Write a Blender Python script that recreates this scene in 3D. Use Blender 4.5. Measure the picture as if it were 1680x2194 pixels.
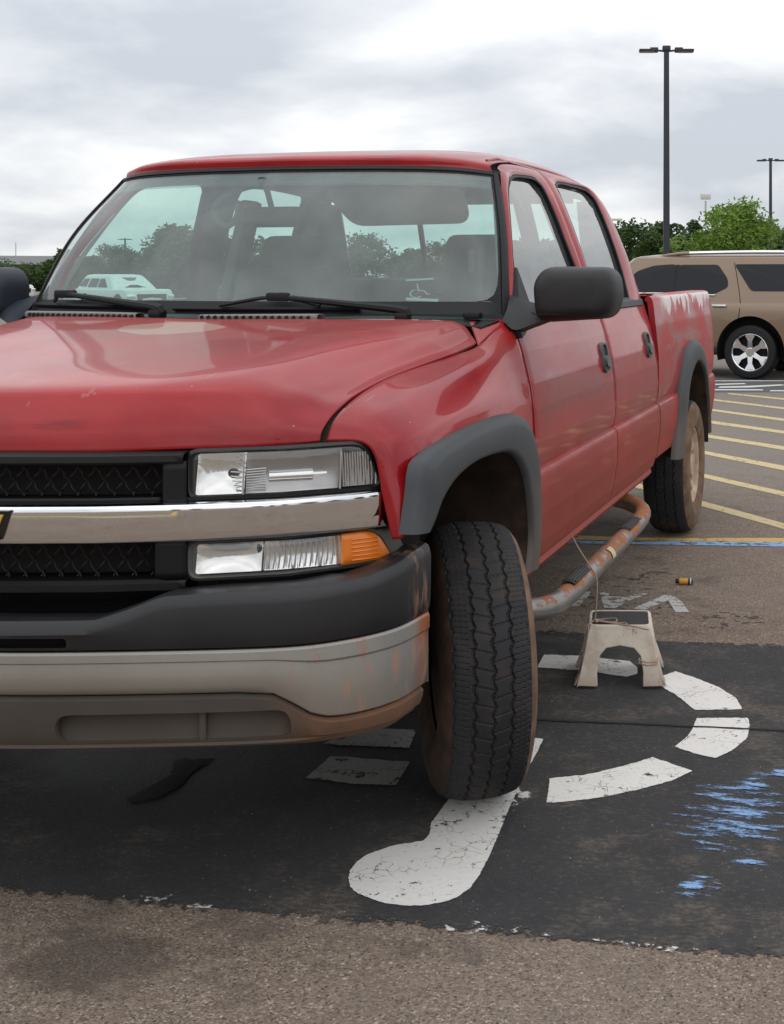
import bpy, bmesh, math, random
import numpy as np
from mathutils import Vector, Matrix
R = math.radians
for o in list(bpy.data.objects): bpy.data.objects.remove(o, do_unlink=True)
scene = bpy.context.scene
COL = scene.collection

# ---------------------------------------------------------------- camera
cam_data = bpy.data.cameras.new("camera")
cam = bpy.data.objects.new("camera", cam_data); COL.objects.link(cam)
cam.location = (2.122, -3.549, 1.499)
cam.rotation_euler = (R(90), 0, 0.22)
cam_data.sensor_fit = 'AUTO'; cam_data.sensor_width = 36
cam_data.lens = 2788 / 2194 * 36
cam_data.shift_x = -450 / 2194
cam_data.shift_y = -512 / 2194
cam_data.clip_start = 0.05; cam_data.clip_end = 2000
scene.camera = cam
scene.render.resolution_x = 784; scene.render.resolution_y = 1024

# ---------------------------------------------------------------- world: overcast sky
world = bpy.data.worlds.new("World"); scene.world = world; world.use_nodes = True
wt = world.node_tree; wt.nodes.clear()
def wn(t, **k):
    n = wt.nodes.new(t)
    for a, b in k.items(): setattr(n, a, b)
    return n
wl = wt.links.new
SUN_ELEV, SUN_ROT = R(58), R(150)
sky = wn('ShaderNodeTexSky', sky_type='NISHITA'); sky.sun_disc = False
sky.sun_elevation = SUN_ELEV; sky.sun_rotation = SUN_ROT
bg_sky = wn('ShaderNodeBackground'); bg_sky.inputs[1].default_value = 0.10
wl(sky.outputs[0], bg_sky.inputs[0])
tc = wn('ShaderNodeTexCoord')
sep = wn('ShaderNodeSeparateXYZ'); wl(tc.outputs['Generated'], sep.inputs[0])
den = wn('ShaderNodeMath', operation='ADD'); wl(sep.outputs[2], den.inputs[0]); den.inputs[1].default_value = 0.30
mx = wn('ShaderNodeMath', operation='MAXIMUM'); wl(den.outputs[0], mx.inputs[0]); mx.inputs[1].default_value = 0.03
dvx = wn('ShaderNodeMath', operation='DIVIDE'); wl(sep.outputs[0], dvx.inputs[0]); wl(mx.outputs[0], dvx.inputs[1])
dvy = wn('ShaderNodeMath', operation='DIVIDE'); wl(sep.outputs[1], dvy.inputs[0]); wl(mx.outputs[0], dvy.inputs[1])
cmb = wn('ShaderNodeCombineXYZ'); wl(dvx.outputs[0], cmb.inputs[0]); wl(dvy.outputs[0], cmb.inputs[1])
nz = wn('ShaderNodeTexNoise'); nz.inputs['Scale'].default_value = 1.55; nz.inputs['Detail'].default_value = 7
nz.inputs['Roughness'].default_value = 0.52; nz.inputs['Distortion'].default_value = 0.15
mp = wn('ShaderNodeMapping'); mp.inputs['Location'].default_value = (3.1, 1.7, 0)
wl(cmb.outputs[0], mp.inputs[0]); wl(mp.outputs[0], nz.inputs[0])
rmp = wn('ShaderNodeValToRGB'); wl(nz.outputs[0], rmp.inputs[0])
els = rmp.color_ramp.elements
els[0].position = 0.39; els[0].color = (0.54, 0.572, 0.625, 1)
els[1].position = 0.61; els[1].color = (0.95, 0.95, 0.945, 1)
e = els.new(0.50); e.color = (0.72, 0.74, 0.775, 1)
bg_cl = wn('ShaderNodeBackground'); bg_cl.inputs[1].default_value = 1.18; wl(rmp.outputs[0], bg_cl.inputs[0])
# an overcast sky is brighter overhead than at the horizon
zen = wn('ShaderNodeMath', operation='MULTIPLY_ADD'); zc = wn('ShaderNodeMath', operation='MAXIMUM'); wl(sep.outputs[2], zc.inputs[0]); zc.inputs[1].default_value = 0
wl(zc.outputs[0], zen.inputs[0]); zen.inputs[1].default_value = 0.65; zen.inputs[2].default_value = 1.12; wl(zen.outputs[0], bg_cl.inputs[1])
mixw = wn('ShaderNodeMixShader'); mixw.inputs[0].default_value = 0.93
wl(bg_sky.outputs[0], mixw.inputs[1]); wl(bg_cl.outputs[0], mixw.inputs[2])
wo = wn('ShaderNodeOutputWorld'); wl(mixw.outputs[0], wo.inputs[0])

# ---------------------------------------------------------------- sun behind cloud
sd = bpy.data.lights.new("sun", 'SUN'); sd.energy = 0.6; sd.angle = R(110); sd.color = (1, 0.97, 0.92)
sun = bpy.data.objects.new("sun", sd); COL.objects.link(sun)
sdir = Vector((math.sin(SUN_ROT) * math.cos(SUN_ELEV), math.cos(SUN_ROT) * math.cos(SUN_ELEV), math.sin(SUN_ELEV)))
sun.rotation_euler = sdir.to_track_quat('Z', 'Y').to_euler()
scene.view_settings.view_transform = 'Standard'; scene.view_settings.look = 'None'
scene.view_settings.exposure = 0.0; scene.view_settings.gamma = 1.0
scene.render.engine = 'CYCLES'
scene.cycles.max_bounces = 10; scene.cycles.transparent_max_bounces = 16

# ---------------------------------------------------------------- geometry helpers
def link(o, parent=None):
    COL.objects.link(o)
    if parent: o.parent = parent
    return o
def tag(o, label=None, cat=None, group=None, kind=None):
    if label: o['label'] = label
    if cat: o['category'] = cat
    if group: o['group'] = group
    if kind: o['kind'] = kind
    return o
def empty(name, loc=(0, 0, 0), rz=0, label=None, cat=None, group=None):
    o = bpy.data.objects.new(name, None); o.empty_display_size = 0.2
    link(o); o.location = loc; o.rotation_euler = (0, 0, rz)
    return tag(o, label, cat, group)
class MB:
    """collects geometry, then links it as one mesh object"""
    def __init__(s): s.v = []; s.f = []; s.m = []
    def add(s, v, f, m=0):
        b = len(s.v); s.v += [tuple(map(float, p)) for p in v]; s.f += [tuple(i + b for i in q) for q in f]; s.m += [m] * len(f); return s
    def grid(s, G, m=0, cu=False, cv=False, flip=False):
        G = np.asarray(G, float); a, b = G.shape[:2]
        F = []
        for i in range(a if cu else a - 1):
            for j in range(b if cv else b - 1):
                q = (i * b + j, ((i + 1) % a) * b + j, ((i + 1) % a) * b + (j + 1) % b, i * b + (j + 1) % b)
                F.append(q[::-1] if flip else q)
        return s.add(G.reshape(-1, 3), F, m)
    def box(s, c, d, m=0, rot=None, bev=0.0, seg=2):
        bm = bmesh.new(); bmesh.ops.create_cube(bm, size=1)
        bmesh.ops.scale(bm, vec=d, verts=bm.verts)
        if bev: bmesh.ops.bevel(bm, geom=list(bm.edges), offset=bev, segments=seg, profile=0.6, affect='EDGES')
        if rot is not None: bmesh.ops.rotate(bm, cent=(0, 0, 0), matrix=rot, verts=bm.verts)
        bmesh.ops.translate(bm, vec=c, verts=bm.verts)
        bm.verts.index_update()
        s.add([v.co[:] for v in bm.verts], [[v.index for v in f.verts] for f in bm.faces], m); bm.free(); return s
    def tube(s, P, r, n=8, m=0, closed=False, cap=True):
        P = [Vector(p) for p in P]; k = len(P)
        rr = r if hasattr(r, '__len__') else [r] * k
        rings = []; prev = None
        for i in range(k):
            t = (P[(i + 1) % k] - P[i - 1]) if closed else (P[min(i + 1, k - 1)] - P[max(i - 1, 0)])
            t.normalize()
            if prev is None:
                a = Vector((0, 0, 1)) if abs(t.z) < .9 else Vector((1, 0, 0))
                u = t.cross(a).normalized()
            else: u = (prev - t * prev.dot(t)).normalized()
            prev = u; w = t.cross(u)
            rings.append([P[i] + (u * math.cos(2 * math.pi * j / n) + w * math.sin(2 * math.pi * j / n)) * rr[i] for j in range(n)])
        s.grid([[tuple(p) for p in q] for q in rings], m, cu=closed, cv=True, flip=True)
        if cap and not closed:
            b = len(s.v) - k * n
            s.f.append(tuple(range(b, b + n))[::-1]); s.m.append(m)
            s.f.append(tuple(range(b + (k - 1) * n, b + k * n))); s.m.append(m)
        return s
    def lathe(s, prof, n=48, axis='X', m=0, a0=0, a1=2 * math.pi):
        full = abs(a1 - a0 - 2 * math.pi) < 1e-6
        G = []
        for i in range(n if full else n + 1):
            a = a0 + (a1 - a0) * i / n; c, d = math.cos(a), math.sin(a)
            G.append([{'X': (x, r * c, r * d), 'Y': (r * d, x, r * c), 'Z': (r * c, r * d, x)}[axis] for x, r in prof])
        return s.grid(G, m, cu=full)
    def prism(s, poly, f0, f1, m=0):
        """closed polygon mapped by f0 and f1 to two 3D outlines, joined"""
        a = [f0(*p) for p in poly]; b = [f1(*p) for p in poly]; n = len(poly)
        F = [tuple(range(n)), tuple(range(2 * n - 1, n - 1, -1))] + [(i, n + i, n + (i + 1) % n, (i + 1) % n) for i in range(n)]
        return s.add(a + b, F, m)
    def xf(s, M):
        s.v = [tuple(M @ Vector(p)) for p in s.v]; return s
    def mirror(s):
        o = MB(); o.v = [(-x, y, z) for x, y, z in s.v]; o.f = [tuple(q)[::-1] for q in s.f]; o.m = list(s.m); return o
    def join(s, o):
        b = len(s.v); s.v += o.v; s.f += [tuple(i + b for i in q) for q in o.f]; s.m += o.m; return s
    def mesh(s, name, mats, angle=35, fix=False, smooth=True):
        me = bpy.data.meshes.new(name); me.from_pydata(s.v, [], s.f)
        for k in (mats if isinstance(mats, (list, tuple)) else [mats]): me.materials.append(k)
        if len(me.materials) > 1: me.polygons.foreach_set('material_index', s.m)
        if fix:
            bm = bmesh.new(); bm.from_mesh(me); bmesh.ops.recalc_face_normals(bm, faces=bm.faces); bm.to_mesh(me); bm.free()
        if smooth:
            me.polygons.foreach_set('use_smooth', [True] * len(me.polygons)); me.set_sharp_from_angle(angle=R(angle))
        me.update(); return me
    def build(s, name, mats, parent=None, angle=35, fix=True, solid=0, off=-1, bevel=0, smooth=True, sub=0):
        o = bpy.data.objects.new(name, s.mesh(name, mats, angle, fix, smooth)); link(o, parent)
        if solid:
            md = o.modifiers.new('solid', 'SOLIDIFY'); md.thickness = solid; md.offset = off; md.use_even_offset = False
        if bevel:
            md = o.modifiers.new('bevel', 'BEVEL'); md.width = bevel; md.segments = 2; md.limit_method = 'ANGLE'; md.angle_limit = R(40)
        if sub:
            md = o.modifiers.new('sub', 'SUBSURF'); md.levels = sub; md.render_levels = sub
        return o
def cr(P, T):
    """cubic interpolation of points P (index parameter) at values T in 0..1"""
    P = np.asarray(P, float); n = len(P)
    if n == 2: return P[0] + (P[1] - P[0]) * np.asarray(T)[:, None]
    D = np.zeros_like(P); D[1:-1] = (P[2:] - P[:-2]) / 2; D[0] = P[1] - P[0]; D[-1] = P[-1] - P[-2]
    t = np.clip(np.asarray(T), 0, 1) * (n - 1); i = np.minimum(t.astype(int), n - 2); s = (t - i)[:, None]
    a, b, c, d = P[i], P[i + 1], D[i], D[i + 1]
    s2, s3 = s * s, s * s * s
    return a * (2 * s3 - 3 * s2 + 1) + c * (s3 - 2 * s2 + s) + b * (3 * s2 - 2 * s3) + d * (s3 - s2)
def chord(P, n):
    """points spaced evenly along the polyline/curve through P"""
    Q = cr(P, np.linspace(0, 1, 12 * len(P))); L = np.r_[0, np.cumsum(np.linalg.norm(np.diff(Q, axis=0), axis=1))]
    t = np.linspace(0, L[-1], n); return np.stack([np.interp(t, L, Q[:, k]) for k in range(Q.shape[1])], 1)
def poly_even(P, n, closed=False):
    P = np.asarray(P, float)
    if closed: P = np.vstack([P, P[:1]])
    L = np.r_[0, np.cumsum(np.linalg.norm(np.diff(P, axis=0), axis=1))]
    t = np.linspace(0, L[-1], n + 1)[:-1] if closed else np.linspace(0, L[-1], n)
    return np.stack([np.interp(t, L, P[:, k]) for k in range(P.shape[1])], 1)
def loft(rows, nu, nv, u=(0, 1), v=(0, 1), lin=False):
    """rows: list of point lists of equal length; result [nv][nu]"""
    A = np.stack([cr(r, np.linspace(u[0], u[1], nu)) for r in rows])          # rows x nu x 3
    T = np.linspace(v[0], v[1], nv)
    if lin:
        t = T * (len(rows) - 1); i = np.minimum(t.astype(int), len(rows) - 2); s = (t - i)[:, None, None]
        return A[i] * (1 - s) + A[i + 1] * s
    return np.stack([cr(A[:, k], T) for k in range(nu)], 1)
def round_poly(P, r, seg=5):
    """2D polygon with rounded corners"""
    out = []; n = len(P)
    for i in range(n):
        p = np.array(P[i], float); a = np.array(P[i - 1], float) - p; b = np.array(P[(i + 1) % n], float) - p
        rr = r[i] if hasattr(r, '__len__') else r
        la, lb = np.linalg.norm(a), np.linalg.norm(b); k = min(rr, la * .49, lb * .49)
        A = p + a / la * k; B = p + b / lb * k
        for j in range(seg + 1):
            t = j / seg; out.append(tuple((1 - t) ** 2 * A + 2 * t * (1 - t) * p + t * t * B))
    return out
def cut(o, mb, selfx=False):
    """boolean-subtract the shape in mb from object o, in place"""
    c = mb.build('cutter', o.data.materials[0] if len(o.data.materials) else None, fix=True, smooth=False); c.parent = o.parent
    md = o.modifiers.new('b', 'BOOLEAN'); md.object = c; md.operation = 'DIFFERENCE'; md.solver = 'EXACT'; md.use_self = selfx
    dg = bpy.context.evaluated_depsgraph_get(); dg.update()
    me = bpy.data.meshes.new_from_object(o.evaluated_get(dg))
    o.modifiers.clear(); old = o.data; o.data = me
    me.polygons.foreach_set('use_smooth', [True] * len(me.polygons)); me.set_sharp_from_angle(angle=R(35))
    bpy.data.objects.remove(c, do_unlink=True)
def copy_tree(o, parent=None):
    c = o.copy(); COL.objects.link(c); c.parent = parent
    for ch in list(o.children): copy_tree(ch, c)
    return c
# ---------------------------------------------------------------- materials
class NT:
    def __init__(s, name):
        s.mat = bpy.data.materials.new(name); s.mat.use_nodes = True
        s.t = s.mat.node_tree; s.b = s.t.nodes['Principled BSDF']; s.out = s.t.nodes['Material Output']
        s.co = None
    def n(s, t, **k):
        x = s.t.nodes.new(t)
        for a, b in k.items(): setattr(x, a, b)
        return x
    def l(s, a, b): s.t.links.new(a, b)
    def obj(s):
        if s.co is None: s.co = s.n('ShaderNodeTexCoord').outputs['Object']
        return s.co
    def xyz(s):
        q = s.n('ShaderNodeSeparateXYZ'); s.l(s.obj(), q.inputs[0]); return q.outputs
    def val(s, sock, v):
        if isinstance(v, (int, float)): sock.default_value = v
        elif isinstance(v, tuple): sock.default_value = v if len(v) == 4 else (*v, 1)
        else: s.l(v, sock)
    def math(s, op, a, b=0.0, c=None, clamp=False):
        q = s.n('ShaderNodeMath', operation=op); q.use_clamp = clamp; s.val(q.inputs[0], a); s.val(q.inputs[1], b)
        if c is not None: s.val(q.inputs[2], c)
        return q.outputs[0]
    def ss(s, x, a, b, lo=0.0, hi=1.0):
        q = s.n('ShaderNodeMapRange', interpolation_type='SMOOTHSTEP'); s.val(q.inputs[0], x)
        for k, v in zip((1, 2, 3, 4), (a, b, lo, hi)): q.inputs[k].default_value = v
        return q.outputs[0]
    def noise(s, scale, detail=4, rough=.55, stretch=None, loc=(0, 0, 0), dist=0):
        m = s.n('ShaderNodeMapping'); s.l(s.obj(), m.inputs[0]); m.inputs['Location'].default_value = loc
        if stretch: m.inputs['Scale'].default_value = stretch
        q = s.n('ShaderNodeTexNoise'); s.l(m.outputs[0], q.inputs[0])
        q.inputs['Scale'].default_value = scale; q.inputs['Detail'].default_value = detail; q.inputs['Roughness'].default_value = rough
        q.inputs['Distortion'].default_value = dist
        return q.outputs[0]
    def voro(s, scale, feature='F1', rnd=1.0, out=0, stretch=None):
        q = s.n('ShaderNodeTexVoronoi', feature=feature); q.inputs['Scale'].default_value = scale
        q.inputs['Randomness'].default_value = rnd
        if stretch:
            m = s.n('ShaderNodeMapping'); s.l(s.obj(), m.inputs[0]); m.inputs['Scale'].default_value = stretch; s.l(m.outputs[0], q.inputs['Vector'])
        else: s.l(s.obj(), q.inputs['Vector'])
        return q.outputs[out]
    def mix(s, f, a, b):
        q = s.n('ShaderNodeMix', data_type='RGBA'); s.val(q.inputs[0], f); s.val(q.inputs[6], a); s.val(q.inputs[7], b); return q.outputs[2]
    def fmix(s, f, a, b):
        q = s.n('ShaderNodeMix', data_type='FLOAT'); s.val(q.inputs[0], f); s.val(q.inputs[2], a); s.val(q.inputs[3], b); return q.outputs[0]
    def bump(s, h, strength=.3, dist=.01):
        q = s.n('ShaderNodeBump'); q.inputs['Strength'].default_value = strength; q.inputs['Distance'].default_value = dist
        s.l(h, q.inputs['Height']); s.l(q.outputs[0], s.b.inputs['Normal']); return q
    def set(s, **k):
        nm = dict(base='Base Color', rough='Roughness', metal='Metallic', spec='Specular IOR Level', coat='Coat Weight', coatr='Coat Roughness', alpha='Alpha', trans='Transmission Weight', ior='IOR')
        for a, b in k.items(): s.val(s.b.inputs[nm[a]], b)
        return s
def simple(name, base, rough=.5, metal=0.0, var=.15, scale=8, spec=.5, bump=0, bscale=60, coat=0.0):
    t = NT(name); f = t.noise(scale, 5)
    a = tuple(c * (1 - var) for c in base); b = tuple(min(1, c * (1 + var)) for c in base)
    t.set(base=t.mix(f, a, b), rough=t.fmix(f, max(0, rough - .08), min(1, rough + .08)), metal=metal, spec=spec, coat=coat)
    if bump: t.bump(t.noise(bscale, 3), bump, .004)
    return t.mat
def glass(name, tint, dirt_veil=.03, veilcol=(.5, .5, .48), ior=1.5, boost=1.0, streak=False):
    t = NT(name); t.t.nodes.remove(t.b)
    tr = t.n('ShaderNodeBsdfTransparent'); tr.inputs[0].default_value = (*tint, 1)
    gl = t.n('ShaderNodeBsdfGlossy'); gl.inputs['Roughness'].default_value = .02
    ge = t.n('ShaderNodeNewGeometry'); dp = t.n('ShaderNodeVectorMath', operation='DOT_PRODUCT'); t.l(ge.outputs['Incoming'], dp.inputs[0]); t.l(ge.outputs['Normal'], dp.inputs[1])
    c_ = t.math('SUBTRACT', 1.0, t.math('ABSOLUTE', dp.outputs['Value']), clamp=True)
    fac = t.math('MULTIPLY', t.math('MULTIPLY_ADD', t.math('POWER', c_, 5.0), .94, .06), boost, clamp=True)
    m1 = t.n('ShaderNodeMixShader'); t.l(fac, m1.inputs[0]); t.l(tr.outputs[0], m1.inputs[1]); t.l(gl.outputs[0], m1.inputs[2])
    df = t.n('ShaderNodeBsdfDiffuse'); df.inputs[0].default_value = (*veilcol, 1)
    m2 = t.n('ShaderNodeMixShader'); nf = t.noise(2.5 if streak else 6, 6, .6)
    t.l(t.ss(nf, .3, .75, dirt_veil * .4, dirt_veil * 1.6), m2.inputs[0])
    t.l(m1.outputs[0], m2.inputs[1]); t.l(df.outputs[0], m2.inputs[2]); t.l(m2.outputs[0], t.out.inputs[0])
    return t.mat

# faded, dusty red truck paint (object space = truck space, metres)
def make_paint():
    t = NT('faded_red_paint'); X, Y, Z = t.xyz()
    ox = t.noise(2.2, 7, .6, stretch=(1, .55, 1.2)); fine = t.noise(14, 6, .6)
    c = t.mix(t.ss(ox, .38, .66), (.255, .0035, .0075), (.345, .008, .012))
    c = t.mix(t.ss(fine, .45, .75, 0, .25), c, (.39, .018, .021))
    # chalky oxidised clear coat on top faces and bed
    bed = t.math('MULTIPLY', t.ss(Y, 2.6, 3.0), .75)
    chalk = t.math('MULTIPLY', t.ss(t.noise(3.5, 6, .62, stretch=(1, .6, 1.4), loc=(4, 2, 1)), .40, .60), t.math('ADD', .28, bed), clamp=True)
    c = t.mix(chalk, c, (.42, .030, .030))
    c = t.mix(t.ss(t.math('MULTIPLY_ADD', ox, .12, Z), 1.22, 1.36, 0, .15), c, (.48, .06, .06))
    # darker, still glossy blotches in a band along the doors and bed
    bm = t.math('MULTIPLY', t.ss(Z, .98, 1.05), t.ss(Z, 1.22, 1.13))
    bl = t.math('MULTIPLY', bm, t.ss(t.noise(2.6, 4, .55, stretch=(1, .5, 1.6), loc=(1.3, 7.7, 2.1)), .46, .58))
    bl = t.math('MULTIPLY', bl, t.ss(Y, .45, .75))
    c = t.mix(t.math('MULTIPLY', bl, .6), c, (.20, .010, .012))
    # bare, sanded primer along the top of the bed
    pn = t.noise(7, 6, .65, stretch=(1, 1.6, .30), loc=(0, 3, 0))
    pm = t.math('MULTIPLY', t.ss(t.math('MULTIPLY_ADD', pn, .55, Z), 1.588, 1.604), t.math('MULTIPLY', t.ss(Y, 3.02, 3.2), t.ss(Z, 1.384, 1.376)))
    c = t.mix(pm, c, (.74, .69, .67))
    pl = t.math('MULTIPLY', t.ss(t.math('ADD', t.math('MULTIPLY_ADD', t.noise(2.6, 5, .55, loc=(3, 1, 0)), .55, Y), t.math('MULTIPLY', t.math('MULTIPLY', X, X), -.35)), .16, .19), t.math('MULTIPLY', t.ss(Z, 1.2, 1.25), t.ss(Y, .5, .42)))
    c = t.mix(t.math('MULTIPLY', pl, .5), c, (.33, .085, .075))
    # tan bare patch at the rear of the hood
    dx = t.math('DIVIDE', t.math('ADD', X, .05), .17); dy = t.math('DIVIDE', t.math('SUBTRACT', Y, .07), .12)
    rr = t.math('ADD', t.math('MULTIPLY', dx, dx), t.math('MULTIPLY', dy, dy))
    hp = t.math('MULTIPLY', t.ss(t.math('MULTIPLY_ADD', t.noise(7, 4), 1.2, rr), 1.62, 1.5), t.ss(Z, 1.2, 1.25))
    c = t.mix(t.math('MULTIPLY', hp, .6), c, (.48, .33, .25))
    # sun-burnt patches on the roof edge
    rm_ = t.math('MULTIPLY', t.ss(Z, 1.875, 1.895), t.ss(t.noise(5, 6, .7, stretch=(1, 1, .6), loc=(2, 8, 4)), .54, .64))
    c = t.mix(t.math('MULTIPLY', rm_, .7), c, (.15, .03, .028))
    # a dark scuffed streak across the nose of the hood
    nk = t.math('MULTIPLY', t.math('MULTIPLY', t.ss(Z, 1.125, 1.14), t.ss(Z, 1.175, 1.16)), t.math('MULTIPLY', t.ss(X, .33, .24), t.ss(t.noise(6, 5, .6, stretch=(.5, 1, 5), loc=(1, 1, 7)), .46, .56)))
    c = t.mix(t.math('MULTIPLY', nk, .6), c, (.16, .006, .010))
    # stone chips on the nose and fenders
    vq = t.n('ShaderNodeTexVoronoi', feature='F1'); vq.inputs['Scale'].default_value = 48; t.l(t.obj(), vq.inputs['Vector']); sq = t.n('ShaderNodeSeparateColor'); t.l(vq.outputs[1], sq.inputs[0])
    chp = t.math('MULTIPLY', t.math('MULTIPLY', t.ss(sq.outputs[0], .955, .96), t.ss(vq.outputs[0], .13, .09)), t.ss(Y, -.1, -.5))
    c = t.mix(t.math('MULTIPLY', chp, .8), c, (.42, .26, .24))
    # red-brown road dust rising from the sills
    du = t.noise(5, 6, .6, stretch=(1, 1, .7), loc=(9, 1, 3))
    dz = t.ss(t.math('MULTIPLY_ADD', du, -.45, Z), .85, .28)
    dm = t.math('MULTIPLY', t.math('MULTIPLY', dz, .62), t.ss(Y, -.3, .4))
    c = t.mix(dm, c, (.31, .10, .068))
    # thin scratches
    sc = t.noise(26, 2, .5, stretch=(1, .12, 1), loc=(2, 2, 2))
    scm = t.math('MULTIPLY', t.math('MULTIPLY', t.ss(sc, .715, .73), .25), t.ss(Z, 1.15, 1.2))
    c = t.mix(scm, c, (.45, .25, .23))
    rough = t.fmix(chalk, .36, .55); rough = t.fmix(pl, rough, .5); rough = t.fmix(bl, rough, .22); rough = t.fmix(dm, rough, .7); rough = t.fmix(pm, rough, .75)
    t.set(base=c, rough=rough, spec=.2, coatr=.05)
    t.set(coat=t.math('MULTIPLY', t.math('SUBTRACT', 1.0, t.math('MAXIMUM', t.math('MULTIPLY', chalk, .6), t.math('MAXIMUM', t.math('MULTIPLY', dm, 2.4), pm))), .55, clamp=True))
    t.bump(t.math('ADD', t.noise(1.7, 3, .5, loc=(5, 5, 5)), t.math('MULTIPLY', t.noise(60, 3), .02)), .015, .03)
    return t.mat
PAINT = make_paint()
def make_flare():
    t = NT('grey_plastic_flare'); X, Y, Z = t.xyz(); f = t.noise(7, 6, .6)
    c = t.mix(f, (.027, .031, .035), (.048, .053, .058))
    c = t.mix(t.ss(t.math('MULTIPLY_ADD', f, -.3, Z), .8, .4, 0, .5), c, (.14, .10, .075))
    t.set(base=c, rough=.55); t.bump(t.noise(220, 2), .12, .002); return t.mat
FLARE = make_flare()
BLACK_PL = simple('black_plastic', (.008, .008, .009), .45, var=.3, bump=.1, bscale=250)
BLACK_TRIM = simple('black_rubber_trim', (.007, .007, .008), .5, var=.2, spec=.35)
GRILLE_BLK = simple('grille_black', (.004, .004, .005), .5, var=.3, spec=.35)
VOID = simple('dark_underside', (.010, .008, .007), .9, var=.3)
def make_padmat():
    t = NT('bumper_pad_black'); X, Y, Z = t.xyz(); f = t.noise(6, 6, .6); g = t.noise(30, 4, .6, stretch=(1, 1, .25))
    c = t.mix(f, (.0085, .009, .010), (.020, .020, .022))
    rub = t.math('MULTIPLY', t.ss(Y, -.66, -.53), t.ss(g, .48, .66))
    c = t.mix(t.math('MULTIPLY', rub, .75), c, (.28, .15, .09))
    t.set(base=c, rough=t.fmix(f, .38, .55)); t.bump(t.noise(260, 2), .15, .002); return t.mat
PAD = make_padmat()
def make_bumper():
    t = NT('dull_chrome_bumper'); X, Y, Z = t.xyz(); f = t.noise(3.5, 7, .62); g = t.noise(30, 6, .72, stretch=(1, 1, .30))
    c = t.mix(f, (.29, .273, .245), (.40, .385, .355))
    blue = t.math('MULTIPLY', t.ss(X, .82, .95), t.ss(t.noise(8, 4, loc=(3, 1, 1)), .45, .6))
    c = t.mix(t.math('MULTIPLY', blue, .5), c, (.30, .34, .37))
    rust = t.math('MULTIPLY', t.ss(g, .54, .60), t.math('ADD', t.math('MULTIPLY', t.ss(X, .78, .86), .62), t.ss(t.noise(4, 3, loc=(8, 8, 1)), .62, .7, 0, .7)), clamp=True)
    edge = t.math('MULTIPLY', t.ss(Y, -.60, -.53), t.ss(f, .3, .6))
    c = t.mix(t.math('MULTIPLY', t.math('MAXIMUM', rust, edge), .92), c, (.44, .135, .045))
    dust = t.math('MULTIPLY', t.ss(t.math('MULTIPLY_ADD', f, .12, Z), .72, .60), .45); c = t.mix(dust, c, (.30, .245, .195))
    t.set(base=c, metal=t.math('SUBTRACT', .55, t.math('MULTIPLY', rust, .5)), rough=t.fmix(f, .42, .6)); t.bump(t.noise(90, 3), .05, .004); return t.mat
BUMPER = make_bumper()
def make_valance():
    t = NT('muddy_valance'); X, Y, Z = t.xyz(); f = t.noise(5, 7, .62)
    c = t.mix(f, (.042, .036, .030), (.085, .070, .056))
    c = t.mix(t.math('MULTIPLY', t.ss(X, .72, .9), t.ss(f, .3, .6, .2, .75)), c, (.20, .088, .042))
    c = t.mix(t.ss(t.math('MULTIPLY_ADD', f, .08, Z), .52, .44, 0, .6), c, (.10, .058, .038))
    t.set(base=c, rough=.8); t.bump(t.noise(120, 4), .2, .004); return t.mat
VALANCE = make_valance()
CHROME = simple('chrome', (.82, .82, .83), .05, metal=1.0, var=.03, scale=3)
REFLECTOR = simple('lamp_reflector', (.92, .92, .92), .12, metal=.85, var=.05, scale=40)
REFL_DK = simple('lamp_reflector_grey', (.42, .42, .43), .22, metal=.8, var=.15, scale=30)
LENS = glass('lamp_lens', (.93, .93, .92), .05, (.6, .6, .58), boost=1.2)
AMBER = NT('amber_lens'); AMBER.set(base=AMBER.mix(AMBER.noise(30, 3), (.72, .16, .008), (.90, .25, .015)), rough=.18, coat=.5, spec=.6)
AMBER.bump(AMBER.noise(1, 0, stretch=(0, 0, 900)), .3, .002); AMBER = AMBER.mat
WIND = glass('windshield_glass', (.72, .92, .865), .145, (.50, .58, .55), boost=1.6, streak=True)  # diffuse share raised to paint the milky sky reflection on the glass
SIDEGL = glass('side_glass', (.74, .92, .87), .085, (.50, .54, .53), boost=1.6, streak=True)
DARKGL = NT('tinted_glass'); DARKGL.set(base=(.010, .011, .013), rough=.08, spec=.32); DARKGL = DARKGL.mat
SEAT = simple('grey_cloth', (.10, .108, .112), .85, var=.25, scale=20, bump=.3, bscale=300)
DASH = simple('dash_plastic', (.085, .09, .092), .65, var=.2, bump=.15, bscale=300)
HEADL = simple('headliner', (.17, .175, .18), .9, var=.1)
def make_tread():
    t = NT('tyre_tread'); f = t.noise(12, 6, .6)
    t.set(base=t.mix(t.ss(f, .45, .7, 0, .8), (.015, .015, .017), (.038, .028, .022)), rough=.75); t.bump(t.noise(150, 3), .15, .003); return t.mat
TREAD = make_tread()
def make_side(name, a, b):
    t = NT(name); f = t.noise(9, 6, .6); t.set(base=t.mix(t.ss(f, .35, .7), a, b), rough=.9); t.bump(t.noise(100, 3), .2, .003); return t.mat
SIDEW = make_side('muddy_sidewall', (.030, .018, .012), (.085, .046, .026))
OUTW = make_side('dusty_outer_sidewall', (.11, .062, .036), (.22, .13, .078))
RIMMAT = make_side('dusty_rim', (.34, .24, .165), (.56, .44, .33))
MUD = make_side('muddy_wheel_well', (.020, .012, .008), (.060, .034, .021))
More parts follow.
